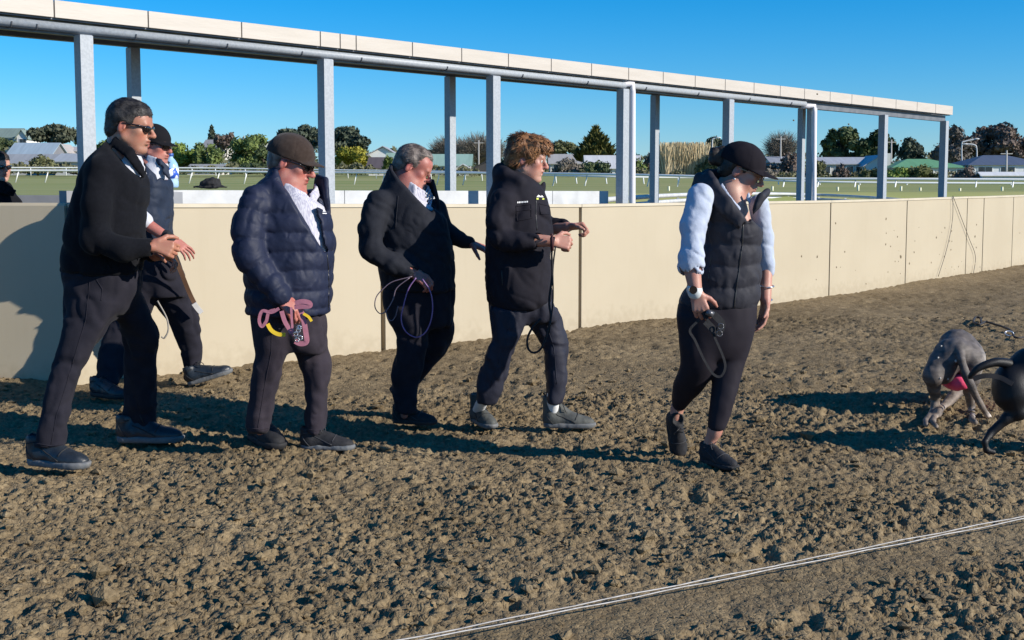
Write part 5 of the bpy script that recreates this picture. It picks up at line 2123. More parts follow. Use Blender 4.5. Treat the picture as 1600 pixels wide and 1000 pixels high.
# ---------------------------------------------------------------- capped man behind him, by the wall
B = Fig(8.50, 'man in black cap and navy vest with rolled sleeves, behind the tall man', 235, 610)
p = B.p
B.head(237, 228, 0, 8, 14, 1.14, nose=1.0, jowl=.6)
B.neck(232, 262, .02, .062, .075)
B.hair(H_GREYDK, 'cap', 12)
B.shades()
B.cap(M_CAPK, 1.03, .085, .30)
vest = [loft(B.rows([(250, 206, 262, .10), (262, 202, 266, .17), (290, 199, 269, .205), (330, 200, 268, .215), (360, 202, 268, .215), (383, 204, 270, .21), (392, 206, 268, .2)]), disp=baffle(.006, .14)), below(p(222, 246), p(266, 286))]
vest += collar([p(264, 278, -.08), p(250, 262, -.12), p(228, 256, -.05), p(262, 270, .08)], [p(262, 262, -.075), p(250, 250, -.10), p(226, 244, -.05), p(264, 254, .07)], .011)
vest.append(prism([p(247, 250), p(254, 285), p(262, 262)], 7.8, 8.4, .006))
B.part('vest', vest, M_NAVYV, .0095, disp=folds(.013, (10, 10, 10), 31))
B.part('shirt', [loft(B.rows([(254, 226, 262, .10), (275, 220, 261, .14), (300, 214, 258, .14)]))] +
       collar([p(258, 280, -.05), p(244, 262, -.10), p(230, 250, -.07)], [p(259, 266, -.05), p(244, 248, -.09), p(232, 242, -.07)], .008) +
       chain([p(212, 275, -.2), p(208, 330, -.25), p(226, 345, -.26)], [.075, .065, .058], .02), M_SHIRT, .0075, disp=folds(.0025, (14, 14, 14), 9))
B.part('trousers', [loft(B.rows([(385, 207, 271, .19), (410, 204, 281, .195), (440, 203, 290, .18), (465, 206, 294, .15)]), k=.05),
                    loft(B.rows([(430, 222, 287, .12, .05), (455, 232, 294, .12, .06), (470, 240, 300, .118, .07), (502, 264, 312, .10, .09), (543, 279, 318, .09, .12), (562, 287, 315, .085, .13), (594, 290, 314, .08, .14)]), k=.04),
                    loft(B.rows([(430, 200, 262, .12, -.05), (480, 186, 240, .11, -.06), (520, 165, 226, .10, -.09), (550, 152, 206, .092, -.22), (585, 147, 190, .088, -.30), (604, 147, 187, .085, -.34)]), k=.04)],
       M_TRB, .0105, disp=folds(.020, (8, 8, 5), 33, hem=(.32, .018)))
B.shoe(gnd(293, 604), p(364, 582, .04), M_SHOE, M_SOLEG)
B.shoe(gnd(143, 618), gnd(200, 624), M_SHOE, M_SOLEK)
B.arm(p(212, 275, -.2), p(208, 335, -.25), p(266, 375, -.26), (.05, .045, .034))
B.hand(p(266, 375, -.26), (1, .1, -.62), (.35, -.6, .9), -1, (.25, .35, .25), 1.14, spread=.5)
B.part('wristwatch', [cone(p(260, 369, -.26), p(265, 373, -.26), .044, .042, .004), cone(p(262, 368, -.30), p(262, 366, -.31), .02, .02, .004)], M_BLACK, .006)
B.body += chain([p(235, 270, 0), p(235, 330, 0), p(235, 400, 0)], [.11, .13, .12], .03)
B.body += chain([p(255, 410, .06), p(296, 520, .1), p(301, 562, .13)], [.05, .028, .026], .02) + chain([p(225, 410, -.06), p(190, 520, -.14), p(168, 600, -.33)], [.05, .028, .026], .02)
B.finish(M_SKINR, .6)
M_TAN = mat('tan leather', (.16, .085, .05), .6)
ld_ = ribbon('dog_lead', [p(272, 400, -.29), p(284, 428, -.22), p(298, 462, -.10), p(313, 490, -.03)], .030, .005, M_TAN)
ribbon('tip', [p(303, 474, -.08), p(309, 482, -.06), p(315, 489, -.05)], .036, .007, mat('pale strap', (.6, .58, .56), .7), ld_)
mb = MB()
mb.tube(spline([p(246, 470, -.2), p(260, 496, -.2), p(263, 515, -.2), p(257, 528, -.2), p(252, 526, -.2)], 6), .006, 6)
mb.build('loop', mat('grey strap', (.30, .27, .23), .7), ld_, smooth=True)
tag(ld_, 'brown and white dog lead held by the capped man beside the wall', 'lead', 'dog leads in hand')

# ---------------------------------------------------------------- man in the navy puffer and brown cap
Cc = Fig(6.46, 'heavy man in a navy puffer jacket and brown cap', 450, 706)
p = Cc.p
Cc.head(450, 256, 0, 17, 10, 1.17, nose=1.12, jowl=1.0, chin=1.0, width=1.04)
Cc.neck(443, 292, .0, .068, .085)
Cc.hair(H_GREY, 'cap', 13)
Cc.shades()
Cc.cap(M_CAPB, 1.06, .090, .20, tilt=-3, back=.0, flat=.0)
jk = [loft(Cc.rows([(258, 426, 462, .08), (266, 424, 478, .11), (282, 408, 497, .165), (298, 394, 508, .195), (318, 385, 515, .215), (345, 381, 519, .235), (375, 379, 523, .245),
                    (410, 380, 521, .25), (440, 383, 520, .245), (468, 384, 519, .24), (482, 385, 518, .235), (491, 387, 514, .23)]), disp=baffle(.014, .098)), below(p(424, 262), p(506, 326))]
bt_ = baffle_t(.014, 5)
jk += chain([p(402, 312, -.17), p(387, 356, -.23), p(388, 400, -.27)], [.084, .088, .082], .025, disp=baffle_t(.012, 2)) + \
    [cone(p(388, 400, -.27), p(436, 462, -.27), .082, .058, .025, disp=baffle_t(.011, 3.5))]
jk += chain([p(492, 316, .16), p(505, 380, .2), p(500, 450, .2)], [.075, .07, .06], .03)
jk.append(prism([p(438, 280), p(459, 301), p(475, 325), p(491, 352), p(512, 392), p(515, 392), p(506, 352), p(499, 320), p(497, 288), p(470, 270)], 5.8, 6.50, .008))
jk += collar([p(442, 304, -.13), p(428, 284, -.10), p(424, 272, .0), p(440, 276, .11)],
             [p(438, 287, -.115), p(431, 268, -.095), p(427, 259, .0), p(440, 262, .10)], .012)
jk += collar([p(514, 332, .02), p(506, 308, .06), p(492, 302, .10)], [p(511, 310, .0), p(509, 281, .04), p(496, 276, .09)], .015, n=6)
jk.append(ell(p(440, 468, -.27), .034, k=.006, op='s'))
ojk = Cc.part('puffer_jacket', jk, M_NAVY, .008, disp=folds(.008, (16, 16, 9), 41))
seam(ojk, ojk, 'zip', [(511, 396), (513, 420), (514, 450), (513, 484)], .0035, ZIP)
decal(ojk, ojk, 'chest_logo', [[(503.5, 331), (506, 325), (507, 329), (509.5, 331)], [(503.5, 332.5), (510, 333), (510, 334.5), (503.5, 334)]], M_LOGO)
Cc.part('shirt', [loft(Cc.rows([(284, 440, 486, .07), (296, 428, 500, .13), (315, 402, 506, .17), (345, 396, 510, .19), (375, 396, 516, .2), (400, 400, 514, .2)])), below(p(436, 277), p(500, 318))] +
        collar([p(484, 312, -.09), p(466, 306, -.115), p(446, 294, -.10), p(438, 284, -.03)], [p(476, 302, -.09), p(462, 296, -.110), p(446, 285, -.09), p(438, 276, -.03)], .007) +
        collar([p(490, 316, -.06), p(498, 306, .02), p(494, 298, .08)], [p(485, 304, -.04), p(494, 293, .03), p(492, 288, .08)], .007), M_SHIRTS, .0075, disp=folds(.0018, (16, 16, 16), 9))
Cc.part('jeans', [loft(Cc.rows([(474, 393, 509, .18), (500, 395, 509, .19), (530, 398, 511, .175), (552, 400, 514, .12)]), k=.05),
                  loft(Cc.rows([(490, 395, 466, .12, -.08), (532, 399, 461, .115, -.08), (555, 398, 456, .11, -.08), (575, 395, 447, .102, -.08), (597, 392, 439, .097, -.08),
                                (630, 388, 431, .09, -.07), (661, 386, 426, .088, -.06), (674, 388, 424, .084, -.06)]), k=.035),
                  loft(Cc.rows([(490, 446, 509, .12, .09), (530, 452, 511, .115, .09), (558, 458, 517, .11, .08), (588, 472, 515, .10, .06), (619, 474, 516, .096, .05),
                                (650, 474, 516, .092, .05), (676, 476, 512, .087, .05)]), k=.035)], M_TRG, .0105, disp=folds(.020, (8, 8, 5), 43, hem=(.32, .018)))
oj = [o_ for o_ in Cc.root.children if o_.name.startswith('jeans')][-1]
seam(oj, oj, 'side_seam', [(425, 500), (424, 550), (414, 600), (406, 650), (403, 668)], .0022, M_TRG)
seam(oj, oj, 'pocket_seam', [(440, 500), (428, 516), (414, 522)], .0025, M_TRG)
seam(oj, oj, 'hem', [(389, 669), (406, 671), (423, 668)], .003, M_TRG)
seam(oj, oj, 'hem', [(477, 671), (494, 673), (511, 670)], .003, M_TRG)
Cc.shoe(gnd(396, 684), gnd(438, 704), M_SHOEK, M_SOLEK, wide=1.05)
Cc.shoe(gnd(469, 701), gnd(554, 703), M_SHOEK, M_SOLEG, wide=1.05)
wN = p(438, 465, -.27)
Cc.arm(p(402, 312, -.17), p(388, 400, -.27), wN, (.05, .045, .034))
Cc.arm(p(492, 316, .16), p(505, 390, .2), p(498, 440, .2))
tipsC, gripC = Cc.hand(wN, (.75, -.1, -.75), (.5, -.75, .5), -1, (.55, .8, .6), 1.14, thumb=.7)
Cc.body += chain([p(445, 290, 0), p(448, 340, 0), p(450, 480, 0)], [.10, .15, .14], .03)
Cc.body += chain([p(430, 500, -.08), p(422, 590, -.08), p(406, 672, -.06)], [.05, .030, .028], .02) + chain([p(480, 500, .09), p(492, 590, .06), p(494, 674, .05)], [.05, .030, .028], .02)
Cc.finish(M_SKINR, .4)
M_PINK = mat('pink webbing', (.42, .16, .21), .75, (.36, .13, .18), nscale=50)
M_YEL = mat('yellow webbing', (.75, .50, .02), .7)
q = lambda u, v, dy=-.33: Cc.p(u, v, dy)
le = thing('dog_lead', q(455, 478), 'pink and yellow dog lead bunched in the hand of the man in navy puffer', 'lead', 'dog leads in hand')
ribbon('strap', [q(461, 474), q(472, 471), q(483, 473), q(484, 478), q(472, 479), q(460, 480)], .024, .004, M_PINK, le)
ribbon('strap', [q(468, 478, -.31), q(474, 498, -.31), q(478, 520, -.31), q(479, 534, -.31), q(470, 537, -.31), q(461, 533, -.31)], .026, .004, M_PINK, le)
ribbon('strap', [q(455, 480), q(456, 500), q(458, 525)], .012, .003, M_PINK, le)
ribbon('strap', [q(440, 486), q(445, 502), q(452, 514), q(456, 521)], .022, .004, M_PINK, le)
ribbon('strap', [q(436, 482), q(424, 488), q(410, 486), q(405, 500), q(409, 510), q(416, 502), q(420, 488), q(430, 484)], .016, .004, M_PINK, le)
ribbon('yellow_strap', [q(418, 506, -.32), q(424, 516, -.32), q(434, 522, -.32), q(446, 523, -.32)], .020, .004, M_YEL, le)
ribbon('yellow_strap', [q(474, 490, -.32), q(482, 495, -.32), q(487, 502, -.32)], .014, .004, M_YEL, le)
mb = MB()
for (u, v) in ((462, 522), (466, 516), (469, 528), (464, 531), (467, 512)):
    c = q(u, v, -.35)
    mb.tube([c + .011 * np.array([math.cos(t), .3 * math.sin(t * 2), math.sin(t)]) for t in np.linspace(0, 2 * math.pi, 10)], .0035, 5)
mb.tube([q(467, 508, -.34), q(460, 526, -.34)], .003, 5)
o = mb.build('clip', M_METAL, le, smooth=True)
o['kind'] = 'stuff'

# ---------------------------------------------------------------- grey-haired man looking down
Dd = Fig(7.22, 'grey haired man in a dark jacket looking down with hands apart', 640, 662)
p = Dd.p
Dd.head(642, 262, 0, 27, 6, 1.10, nose=1.05, jowl=.7, chin=.95)
Dd.neck(634, 296, .02, .064, .08)
Dd.hair(H_GREY, 'thin', 14)
Dd.brows(H_GREY)
jk = [loft(Dd.rows([(262, 606, 640, .07), (274, 602, 664, .13), (290, 596, 684, .18), (312, 582, 692, .205), (345, 577, 700, .225), (375, 579, 706, .235), (405, 586, 710, .235),
                    (430, 592, 712, .235), (446, 595, 714, .23), (454, 597, 713, .225)])), below(p(606, 264), p(684, 328))]
jk += chain([p(592, 318, -.17), p(580, 356, -.23), p(580, 390, -.26), p(612, 412, -.27), p(640, 424, -.26)], [.086, .078, .072, .064, .052], .028)
jk += chain([p(682, 328, .15), p(700, 366, .19), p(732, 379, .2)], [.07, .056, .046], .03)
jk.append(prism([p(630, 283), p(650, 306), p(662, 318), p(676, 330), p(679, 324), p(672, 300), p(670, 283)], 6.6, 7.25, .008))
jk += collar([p(664, 330, -.14), p(640, 306, -.15), p(616, 286, -.12), p(608, 272, .0), p(620, 276, .11)],
             [p(648, 312, -.15), p(626, 290, -.15), p(610, 264, -.12), p(612, 258, .0), p(628, 262, .10)], .012)
jk += collar([p(686, 330, .0), p(682, 306, .06), p(664, 296, .1)], [p(684, 312, -.01), p(676, 283, .05), p(660, 280, .09)], .012)
jk.append(ell(p(643, 425, -.26), .032, k=.006, op='s'))
ojd = Dd.part('jacket', jk, M_CHAR, .0085, disp=folds(.013, (9, 9, 9), 61))
seam(ojd, ojd, 'shoulder_seam', [(622, 306), (620, 330), (618, 356)], .003, M_CHAR)
Dd.part('shirt', [loft(Dd.rows([(290, 622, 668, .09), (305, 618, 676, .13), (330, 600, 680, .15), (350, 598, 680, .15)])), below(p(620, 284), p(672, 322))] +
        collar([p(668, 318, -.08), p(648, 304, -.11), p(630, 288, -.08)], [p(664, 300, -.07), p(648, 290, -.10), p(632, 278, -.075)], .007) +
        collar([p(672, 322, -.04), p(676, 308, .04), p(668, 300, .08)], [p(664, 302, -.01), p(669, 292, .04), p(664, 288, .08)], .007), M_SHIRTS, .0075, disp=folds(.0018, (16, 16, 16), 9))
Dd.part('trousers', [loft(Dd.rows([(440, 597, 711, .18), (465, 599, 711, .185), (490, 603, 711, .17), (512, 610, 708, .12)]), k=.05),
                     loft(Dd.rows([(450, 598, 660, .12, -.08), (490, 604, 666, .115, -.09), (530, 619, 668, .10, -.10), (552, 615, 667, .096, -.10), (580, 612, 662, .09, -.09),
                                   (605, 611, 656, .088, -.07), (630, 611, 653, .084, -.05), (646, 612, 652, .08, -.05)]), k=.035),
                     loft(Dd.rows([(455, 648, 710, .12, .09), (485, 656, 711, .115, .10), (522, 664, 712, .10, .12), (536, 662, 708, .096, .14), (550, 650, 700, .09, .16),
                                   (575, 633, 680, .085, .20), (595, 619, 662, .08, .24), (612, 608, 644, .076, .27)]), k=.03)], M_TRB, .0108, disp=folds(.020, (8, 8, 5), 63, hem=(.32, .018)))
Dd.shoe(gnd(613, 660), gnd(670, 663), M_SHOEK, M_SOLEK, L=.28)
Dd.shoe(p(606, 606, .30), gnd(640, 648), M_SHOEK, M_SOLEK, up=(.8, 0, .5), L=.27)
wN, wF = p(643, 425, -.26), p(733, 379, .2)
Dd.arm(p(592, 318, -.17), p(580, 390, -.26), wN)
Dd.arm(p(682, 328, .15), p(700, 366, .19), wF)
Dd.hand(wN, (.85, -.05, -.5), (.4, -.7, .6), -1, (.5, .7, .5), 1.08)
Dd.hand(wF, (1, 0, -.38), (.35, -.3, 1), 1, (.18, .25, .2), 1.10, spread=1.0, thumb=.2)
Dd.body += chain([p(636, 292, 0), p(640, 350, 0), p(650, 450, 0)], [.10, .13, .12], .03)
Dd.body += chain([p(632, 470, -.08), p(642, 540, -.1), p(632, 648, -.05)], [.05, .028, .026], .02) + chain([p(680, 470, .1), p(686, 530, .13), p(628, 606, .27)], [.05, .028, .026], .02)
Dd.finish(M_SKINR, .4)
M_PURP = mat('purple cord', (.22, .12, .30), .5)
le = thing('dog_lead', p(655, 435, -.3), 'thin purple dog lead looping from the hand of the grey haired man', 'lead', 'dog leads in hand')
mb = MB()
mb.tube(spline([p(u, v, -.32) for u, v in [(650, 434), (638, 452), (630, 480), (627, 500), (634, 518), (650, 527), (664, 520), (673, 502), (676, 478), (672, 455), (660, 436)]], 6), .0038, 6)
mb.build('loop', M_PURP, le, smooth=True)
mb = MB()
mb.tube(spline([p(u, v, -.30) for u, v in [(644, 432), (614, 440), (600, 450), (588, 464), (586, 480), (594, 490), (604, 485), (614, 468), (620, 450), (640, 434)]], 6), .0032, 6)
mb.tube(spline([p(u, v, -.29) for u, v in [(603, 484), (606, 497), (612, 501), (618, 494), (622, 478)]], 6), .003, 6)
mb.build('loop', mat('mauve grey cord', (.16, .12, .16), .5), le, smooth=True)

# ---------------------------------------------------------------- young man
Ee = Fig(7.05, 'young man with tousled brown hair in a long black hooded jacket', 835, 672)
p = Ee.p
Ee.head(819, 251, 0, 8, 12, 1.09, nose=.92, mouth=.8, chin=1.05, width=.96)
Ee.neck(806, 292, .02, .054, .066)
Ee.hair(H_BROWN, 'tousled', 15)
Ee.brows(H_BROWN)
Ee.eyes()
jk = [loft(Ee.rows([(266, 782, 816, .08), (276, 776, 832, .13), (290, 768, 846, .17), (312, 760, 857, .195), (335, 758, 861, .205), (365, 758, 865, .21), (395, 757, 864, .215),
                    (430, 756, 863, .22), (455, 757, 865, .22), (472, 760, 868, .215), (483, 774, 846, .2)]))]
jk += chain([p(788, 316, -.16), p(778, 350, -.225), p(782, 372, -.25), p(812, 377, -.28), p(840, 376, -.29)], [.080, .074, .068, .062, .054], .028)
jk += chain([p(836, 318, .16), p(850, 355, .19), p(882, 352, .12)], [.068, .058, .046], .03)
jk += chain([p(832, 296, -.09), p(812, 284, -.135), p(790, 272, -.10), p(782, 266, .0), p(796, 270, .10), p(836, 292, .08)], [.026, .030, .036, .040, .034, .024], .02)
jk += [ell(p(786, 276, 0), (.06, .12, .055), k=.03)]
jk += collar([p(846, 304, -.05), p(838, 296, -.09), p(822, 288, -.12)], [p(842, 290, -.04), p(832, 284, -.08), p(814, 276, -.11)], .011)
jk += collar([p(848, 300, .0), p(850, 296, .06)], [p(848, 288, .0), p(850, 286, .06)], .011)
jk.append(prism([p(752, 478), p(775, 489), p(774, 484), p(756, 440)], 6.5, 6.9, .004))
jk.append(ell(p(844, 376, -.29), .032, k=.006, op='s'))
oje = Ee.part('jacket', jk, M_SOFT, .0085, disp=folds(.014, (9, 9, 9), 71))
decal(oje, oje, 'name_print', [[(808 + i * 2.5, 317.6 - i * .18), (809.7 + i * 2.5, 317.4 - i * .18), (809.7 + i * 2.5, 315.0 - i * .18), (808 + i * 2.5, 315.2 - i * .18)] for i in range(7)], M_LOGO)
decal(oje, oje, 'badge', [[(838, 308), (841, 304.5), (844, 306.5), (847, 305.5), (849, 308.5)]], M_LOGO)
decal(oje, oje, 'badge_band', [[(838, 312), (838, 309.3), (850, 309.8), (850, 312)]], mat('lime print', (.55, .62, .10), .7))
seam(oje, oje, 'zip', [(838, 312), (837, 330), (839, 360)], .003, ZIP)
for pts in ([(806, 322), (830, 319), (830, 341), (808, 345), (806, 322)], [(842, 318), (858, 322), (860, 334), (845, 334), (842, 318)], [(806, 330), (830, 327)]):
    seam(oje, oje, 'pocket_edge', pts, .0035, M_SOFT)
seam(oje, oje, 'pocket_zip', [(784, 422), (785, 446)], .003, M_LOGO if False else ZIP)
Ee.part('shirt', [loft(Ee.rows([(280, 800, 838, .06), (300, 792, 844, .10), (320, 790, 848, .11)]))], M_SHIRT, .009)
Ee.part('trousers', [loft(Ee.rows([(462, 762, 866, .175), (485, 764, 872, .175), (503, 768, 872, .13)]), k=.05),
                     loft(Ee.rows([(478, 763, 833, .112, -.08), (503, 766, 827, .11, -.09), (521, 768, 818, .105, -.10), (552, 755, 802, .092, -.10), (586, 747, 793, .086, -.08),
                                   (608, 743, 786, .082, -.06), (622, 742, 780, .072, -.05), (634, 744, 773, .058, -.05)]), k=.03),
                     loft(Ee.rows([(478, 804, 874, .112, .07), (503, 822, 882, .11, .07), (518, 834, 888, .102, .06), (534, 845, 889, .098, .05), (560, 849, 889, .092, .03),
                                   (583, 850, 890, .09, .02), (608, 850, 888, .085, .0), (621, 851, 882, .074, -.01), (635, 853, 877, .060, -.02)]), k=.03)],
        M_TRN, .0105, disp=folds(.020, (8, 8, 5), 73, hem=(.32, .018)))
ot = [o_ for o_ in Ee.root.children if o_.name.startswith('trousers')][-1]
seam(ot, ot, 'side_seam', [(796, 490), (790, 530), (778, 570), (766, 605)], .0022, M_TRN)
seam(ot, ot, 'side_seam', [(852, 500), (866, 545), (870, 600)], .0022, M_TRN)
Ee.shoe(gnd(741, 657), gnd(778, 674), M_BOOT, M_SOLEG, high=.055, L=.29, wide=1.08, sock=M_SOCK, shin=p(757, 620, -.05))
Ee.shoe(gnd(847, 667), gnd(930, 668), M_BOOT, M_SOLEG, high=.055, wide=1.05, sock=M_SOCK, shin=p(864, 618, -.015))
wN, wF = p(863, 377, -.29), p(886, 355, .08)
Ee.arm(p(788, 316, -.16), p(782, 372, -.25), wN, (.05, .045, .031))
Ee.arm(p(836, 318, .16), p(850, 358, .19), wF, (.05, .045, .031))
Ee.hand(wN, (1, .1, -.12), (.1, -1, .35), -1, (1.1, 1.2, .8), 1.1, thumb=.9)
Ee.hand(wF, (1, -.1, .1), (0, .35, .9), 1, (1.0, 1.2, .8), 1.1, thumb=.7)
Ee.body += chain([p(806, 288, 0), p(812, 350, 0), p(818, 470, 0)], [.09, .12, .115], .03)
Ee.body += chain([p(800, 480, -.08), p(788, 550, -.1), p(758, 616, -.05)], [.05, .028, .026], .02) + chain([p(840, 480, .07), p(866, 550, .05), p(864, 614, -.015)], [.05, .028, .026], .02)
Ee.finish(M_SKINF)
le = thing('dog_lead', p(870, 382, -.31), 'black cord dog lead hanging from the hands of the young man', 'lead', 'dog leads in hand')
mb = MB()
mb.tube(spline([p(u, v, -.34) for u, v in [(866, 370), (862, 395), (863, 430), (858, 470), (860, 500), (848, 540), (836, 551), (826, 546), (824, 530), (832, 512), (845, 498)]], 6), .0065, 6)
mb.tube(spline([p(u, v, -.32) for u, v in [(868, 384), (864, 420), (864, 470), (858, 520)]], 6), .0045, 6)
mb.build('cord', M_BLACK, le, smooth=True)
mb = MB()
mb.tube([p(862, 366, -.34), p(862, 372, -.35), p(863, 392, -.35)], .010, 6)
mb.build('wrist_loop', mat('dark red strap', (.06, .012, .016), .7), le, smooth=True)

# ---------------------------------------------------------------- woman
Ff = Fig(6.20, 'woman in a black cap, charcoal puffer vest, white shirt and leggings', 1110, 728)
p = Ff.p
Ff.head(1151, 268, -.01, 22, 20, 1.09, nose=.95, chin=.95, width=.96)
Ff.neck(1132, 312, .0, .054, .066)
Ff.body.append(cone(p(1142, 300, -.05), p(1158, 346, -.105), .058, .05, .03))
Ff.hair(H_DARK, 'cap', 16)
Ff.cap(M_CAPP, 1.065, .110, .18, tilt=-3)
Ff.part('hair_bun', [ell(p(1124, 244, .02), (.052, .05, .05), k=.01)] + [ell(p(1124 + dx, 244 + dz, .0), .028, k=.01) for dx, dz in ((-9, 6), (-8, -5), (6, -8), (2, 9))], H_DARK, .006,
        disp=lambda P: .010 * (vnoise(P, (60, 60, 90), 5) - .5))
mb = MB()
for sx in (-1, 1):
    W = Ff.W
    mb.tube([W(.108, .033 * sx + .026 * math.cos(t), .019 * math.sin(t)) for t in np.linspace(0, 2 * math.pi, 16)], .0022, 5)
    mb.tube([W(.100, .060 * sx, .010), W(.05, .076 * sx, .012), W(-.004, .084 * sx, .012)], .0026, 5)
mb.tube([W(.112, -.008, .006), W(.112, .008, .006)], .0022, 5)
mb.build('glasses', mat('thin frame', (.35, .28, .20), .3, metal=.5), Ff.root, smooth=True)
mb = MB()
mb.ball(Ff.W(-.002, -.092, -.045), .006, 8, 6)
mb.build('earring', M_METAL, Ff.root, smooth=True)
vest = [loft(Ff.rows([(276, 1096, 1176, .10), (290, 1088, 1188, .15), (305, 1086, 1195, .17), (328, 1092, 1195, .175), (348, 1096, 1193, .175), (370, 1097, 1190, .17), (400, 1090, 1188, .17),
                      (428, 1080, 1189, .175), (455, 1068, 1188, .18), (472, 1060, 1186, .18), (481, 1058, 1183, .178)]), disp=baffle(.013, .105, .03)), below(p(1092, 282), p(1180, 352))]
vest += collar([p(1094, 306, -.11), p(1086, 296, .0), p(1098, 290, .10), p(1140, 292, .12)], [p(1110, 280, -.09), p(1092, 276, .0), p(1106, 270, .10), p(1134, 268, .11)], .018, .02)
vest += collar([p(1154, 352, -.19), p(1132, 330, -.18), p(1108, 306, -.13), p(1094, 292, -.03)], [p(1158, 338, -.19), p(1138, 314, -.175), p(1116, 284, -.12), p(1108, 268, -.03)], .016, .02)
vest += collar([p(1166, 344, -.18), p(1182, 322, -.16), p(1192, 308, -.04)], [p(1172, 322, -.17), p(1190, 306, -.16), p(1200, 298, -.05)], .014, .02)
vest.append(prism([p(1120, 282), p(1136, 312), p(1150, 332), p(1158, 344), p(1163, 344), p(1166, 326), p(1172, 306), p(1172, 286), p(1140, 272)], 5.6, 6.17, .008))
ov = Ff.part('puffer_vest', vest, M_VEST, .008, disp=folds(.007, (16, 16, 10), 81))
seam(ov, ov, 'zip', [(1161, 350), (1160, 380), (1155, 420), (1150, 455), (1147, 480)], .004, ZIP)
seam(ov, ov, 'pocket_zip', [(1112, 398), (1106, 440)], .003, ZIP)
decal(ov, ov, 'chest_logo', [[(1174.5, 332), (1177, 329), (1179, 331), (1181, 332)]] + [[(1172 + i * 1.5, 335.2), (1173 + i * 1.5, 335.2), (1173 + i * 1.5, 333.2), (1172 + i * 1.5, 333.2)] for i in range(8)], M_LOGO)
Ff.part('shirt', [loft(Ff.rows([(290, 1108, 1176, .09), (310, 1100, 1182, .13), (340, 1104, 1184, .145), (365, 1106, 1180, .145)])), below(p(1108, 288), p(1166, 346))] +
        chain([p(1094, 308, -.13), p(1084, 352, -.19), p(1080, 404, -.23)], [.072, .066, .060], .02) + [cone(p(1080, 402, -.23), p(1080.5, 414, -.235), .070, .071, .008)] +
        chain([p(1186, 320, .10), p(1194, 370, .12), p(1198, 412, .10)], [.055, .052, .046], .02) + [cone(p(1198, 412, .10), p(1199, 424, .10), .042, .040, .012)] +
        collar([p(1150, 338, -.165), p(1136, 318, -.16), p(1122, 296, -.10)], [p(1156, 326, -.165), p(1140, 308, -.15), p(1128, 288, -.10)], .008) +
        collar([p(1164, 338, -.16), p(1172, 316, -.13)], [p(1160, 322, -.16), p(1170, 302, -.12)], .008) +
        [prism([p(1140, 306), p(1158, 342), p(1164, 342), p(1170, 304)], 5.6, 6.07, .006)] + [ell(p(1080, 422, -.235), .052, k=.006, op='s')], M_SLEEVE, .008, disp=folds(.008, (10, 10, 15), 83))
Ff.part('leggings', [loft(Ff.rows([(470, 1060, 1183, .165), (485, 1057, 1183, .17), (510, 1059, 1180, .17), (540, 1063, 1171, .15), (560, 1068, 1164, .11)]), k=.04),
                     loft(Ff.rows([(490, 1057, 1126, .10, -.04), (549, 1063, 1123, .098, -.05), (576, 1063, 1118, .092, -.03), (597, 1052, 1108, .082, .02), (615, 1049, 1092, .072, .08),
                                   (630, 1049, 1077, .062, .13), (642, 1051, 1067, .048, .17)]), k=.025),
                     loft(Ff.rows([(490, 1108, 1183, .105, .04), (543, 1112, 1171, .10, .01), (570, 1113, 1163, .092, -.01), (603, 1112, 1155, .083, -.03), (630, 1108, 1147, .074, -.05),
                                   (655, 1106, 1139, .06, -.06), (673, 1105, 1132, .05, -.07)]), k=.025)], M_LEG, .010, disp=folds(.004, (9, 9, 6), 85))
s1 = Ff.shoe(gnd(1096, 720), gnd(1152, 737), M_SHOEK, M_SOLEK, L=.27, ankle=p(1118, 668, -.07))
s2 = Ff.shoe(p(1047, 640, .22), gnd(1060, 706), M_SHOEK, M_SOLEK, up=(.15, -1, .25), L=.265, ankle=p(1058, 634, .15))
wN, wF = p(1087, 456, -.27), p(1196, 468, .04)
Ff.arm(p(1092, 308, -.13), p(1079, 404, -.23), wN, (.05, .047, .032))
Ff.arm(p(1186, 320, .10), p(1198, 405, .12), wF, (.030, .034, .029))
Ff.hand(wN, (.28, -.1, -1), (-.2, -1, .0), -1, (.45, .7, .5), 1.06, thumb=.6)
Ff.hand(wF, (-.12, -.1, -1), (.8, .3, .1), 1, (.25, .4, .3), 1.02, thumb=.5)
Ff.part('wristwatch', [cone(p(1085, 452, -.262), p(1086.5, 457, -.268), .0385, .0375, .004)], mat('pale watch band', (.55, .58, .58), .5), .0055)
mb = MB()
c = p(1083, 453, -.308)
mb.tube([c + (0, .006, 0), c + (0, -.006, 0)], .020, 18)
mb.build('watch_face', M_LENS, Ff.root, smooth=False)
for v in (447, 468):
    mb = MB()
    c = p(1199 - (v - 447) * .12, v, .055)
    mb.tube([c + .033 * np.array([math.cos(t), math.sin(t), .12 * math.sin(t)]) for t in np.linspace(0, 2 * math.pi, 18)], .0035, 5)
    mb.build('bracelet', M_METAL, Ff.root, smooth=True)
Ff.body += chain([p(1134, 308, 0), p(1140, 360, 0), p(1122, 470, 0)], [.085, .11, .115], .03)
Ff.body += chain([p(1095, 490, -.04), p(1092, 580, -.03), p(1058, 640, .17)], [.05, .036, .030], .02) + chain([p(1148, 490, .04), p(1136, 580, -.02), p(1118, 674, -.07)], [.05, .036, .034], .02)
Ff.finish(M_SKINF)
le = thing('dog_lead', p(1105, 490, -.3), 'black dog lead and collar dangling from the hand of the woman', 'lead', 'dog leads in hand')
ribbon('strap', [p(u, v, -.33) for u, v in [(1104, 496), (1118, 530), (1130, 558), (1133, 575), (1126, 588), (1114, 584), (1100, 562), (1086, 532), (1078, 516), (1092, 500)]], .012, .004, M_BLACK, le)
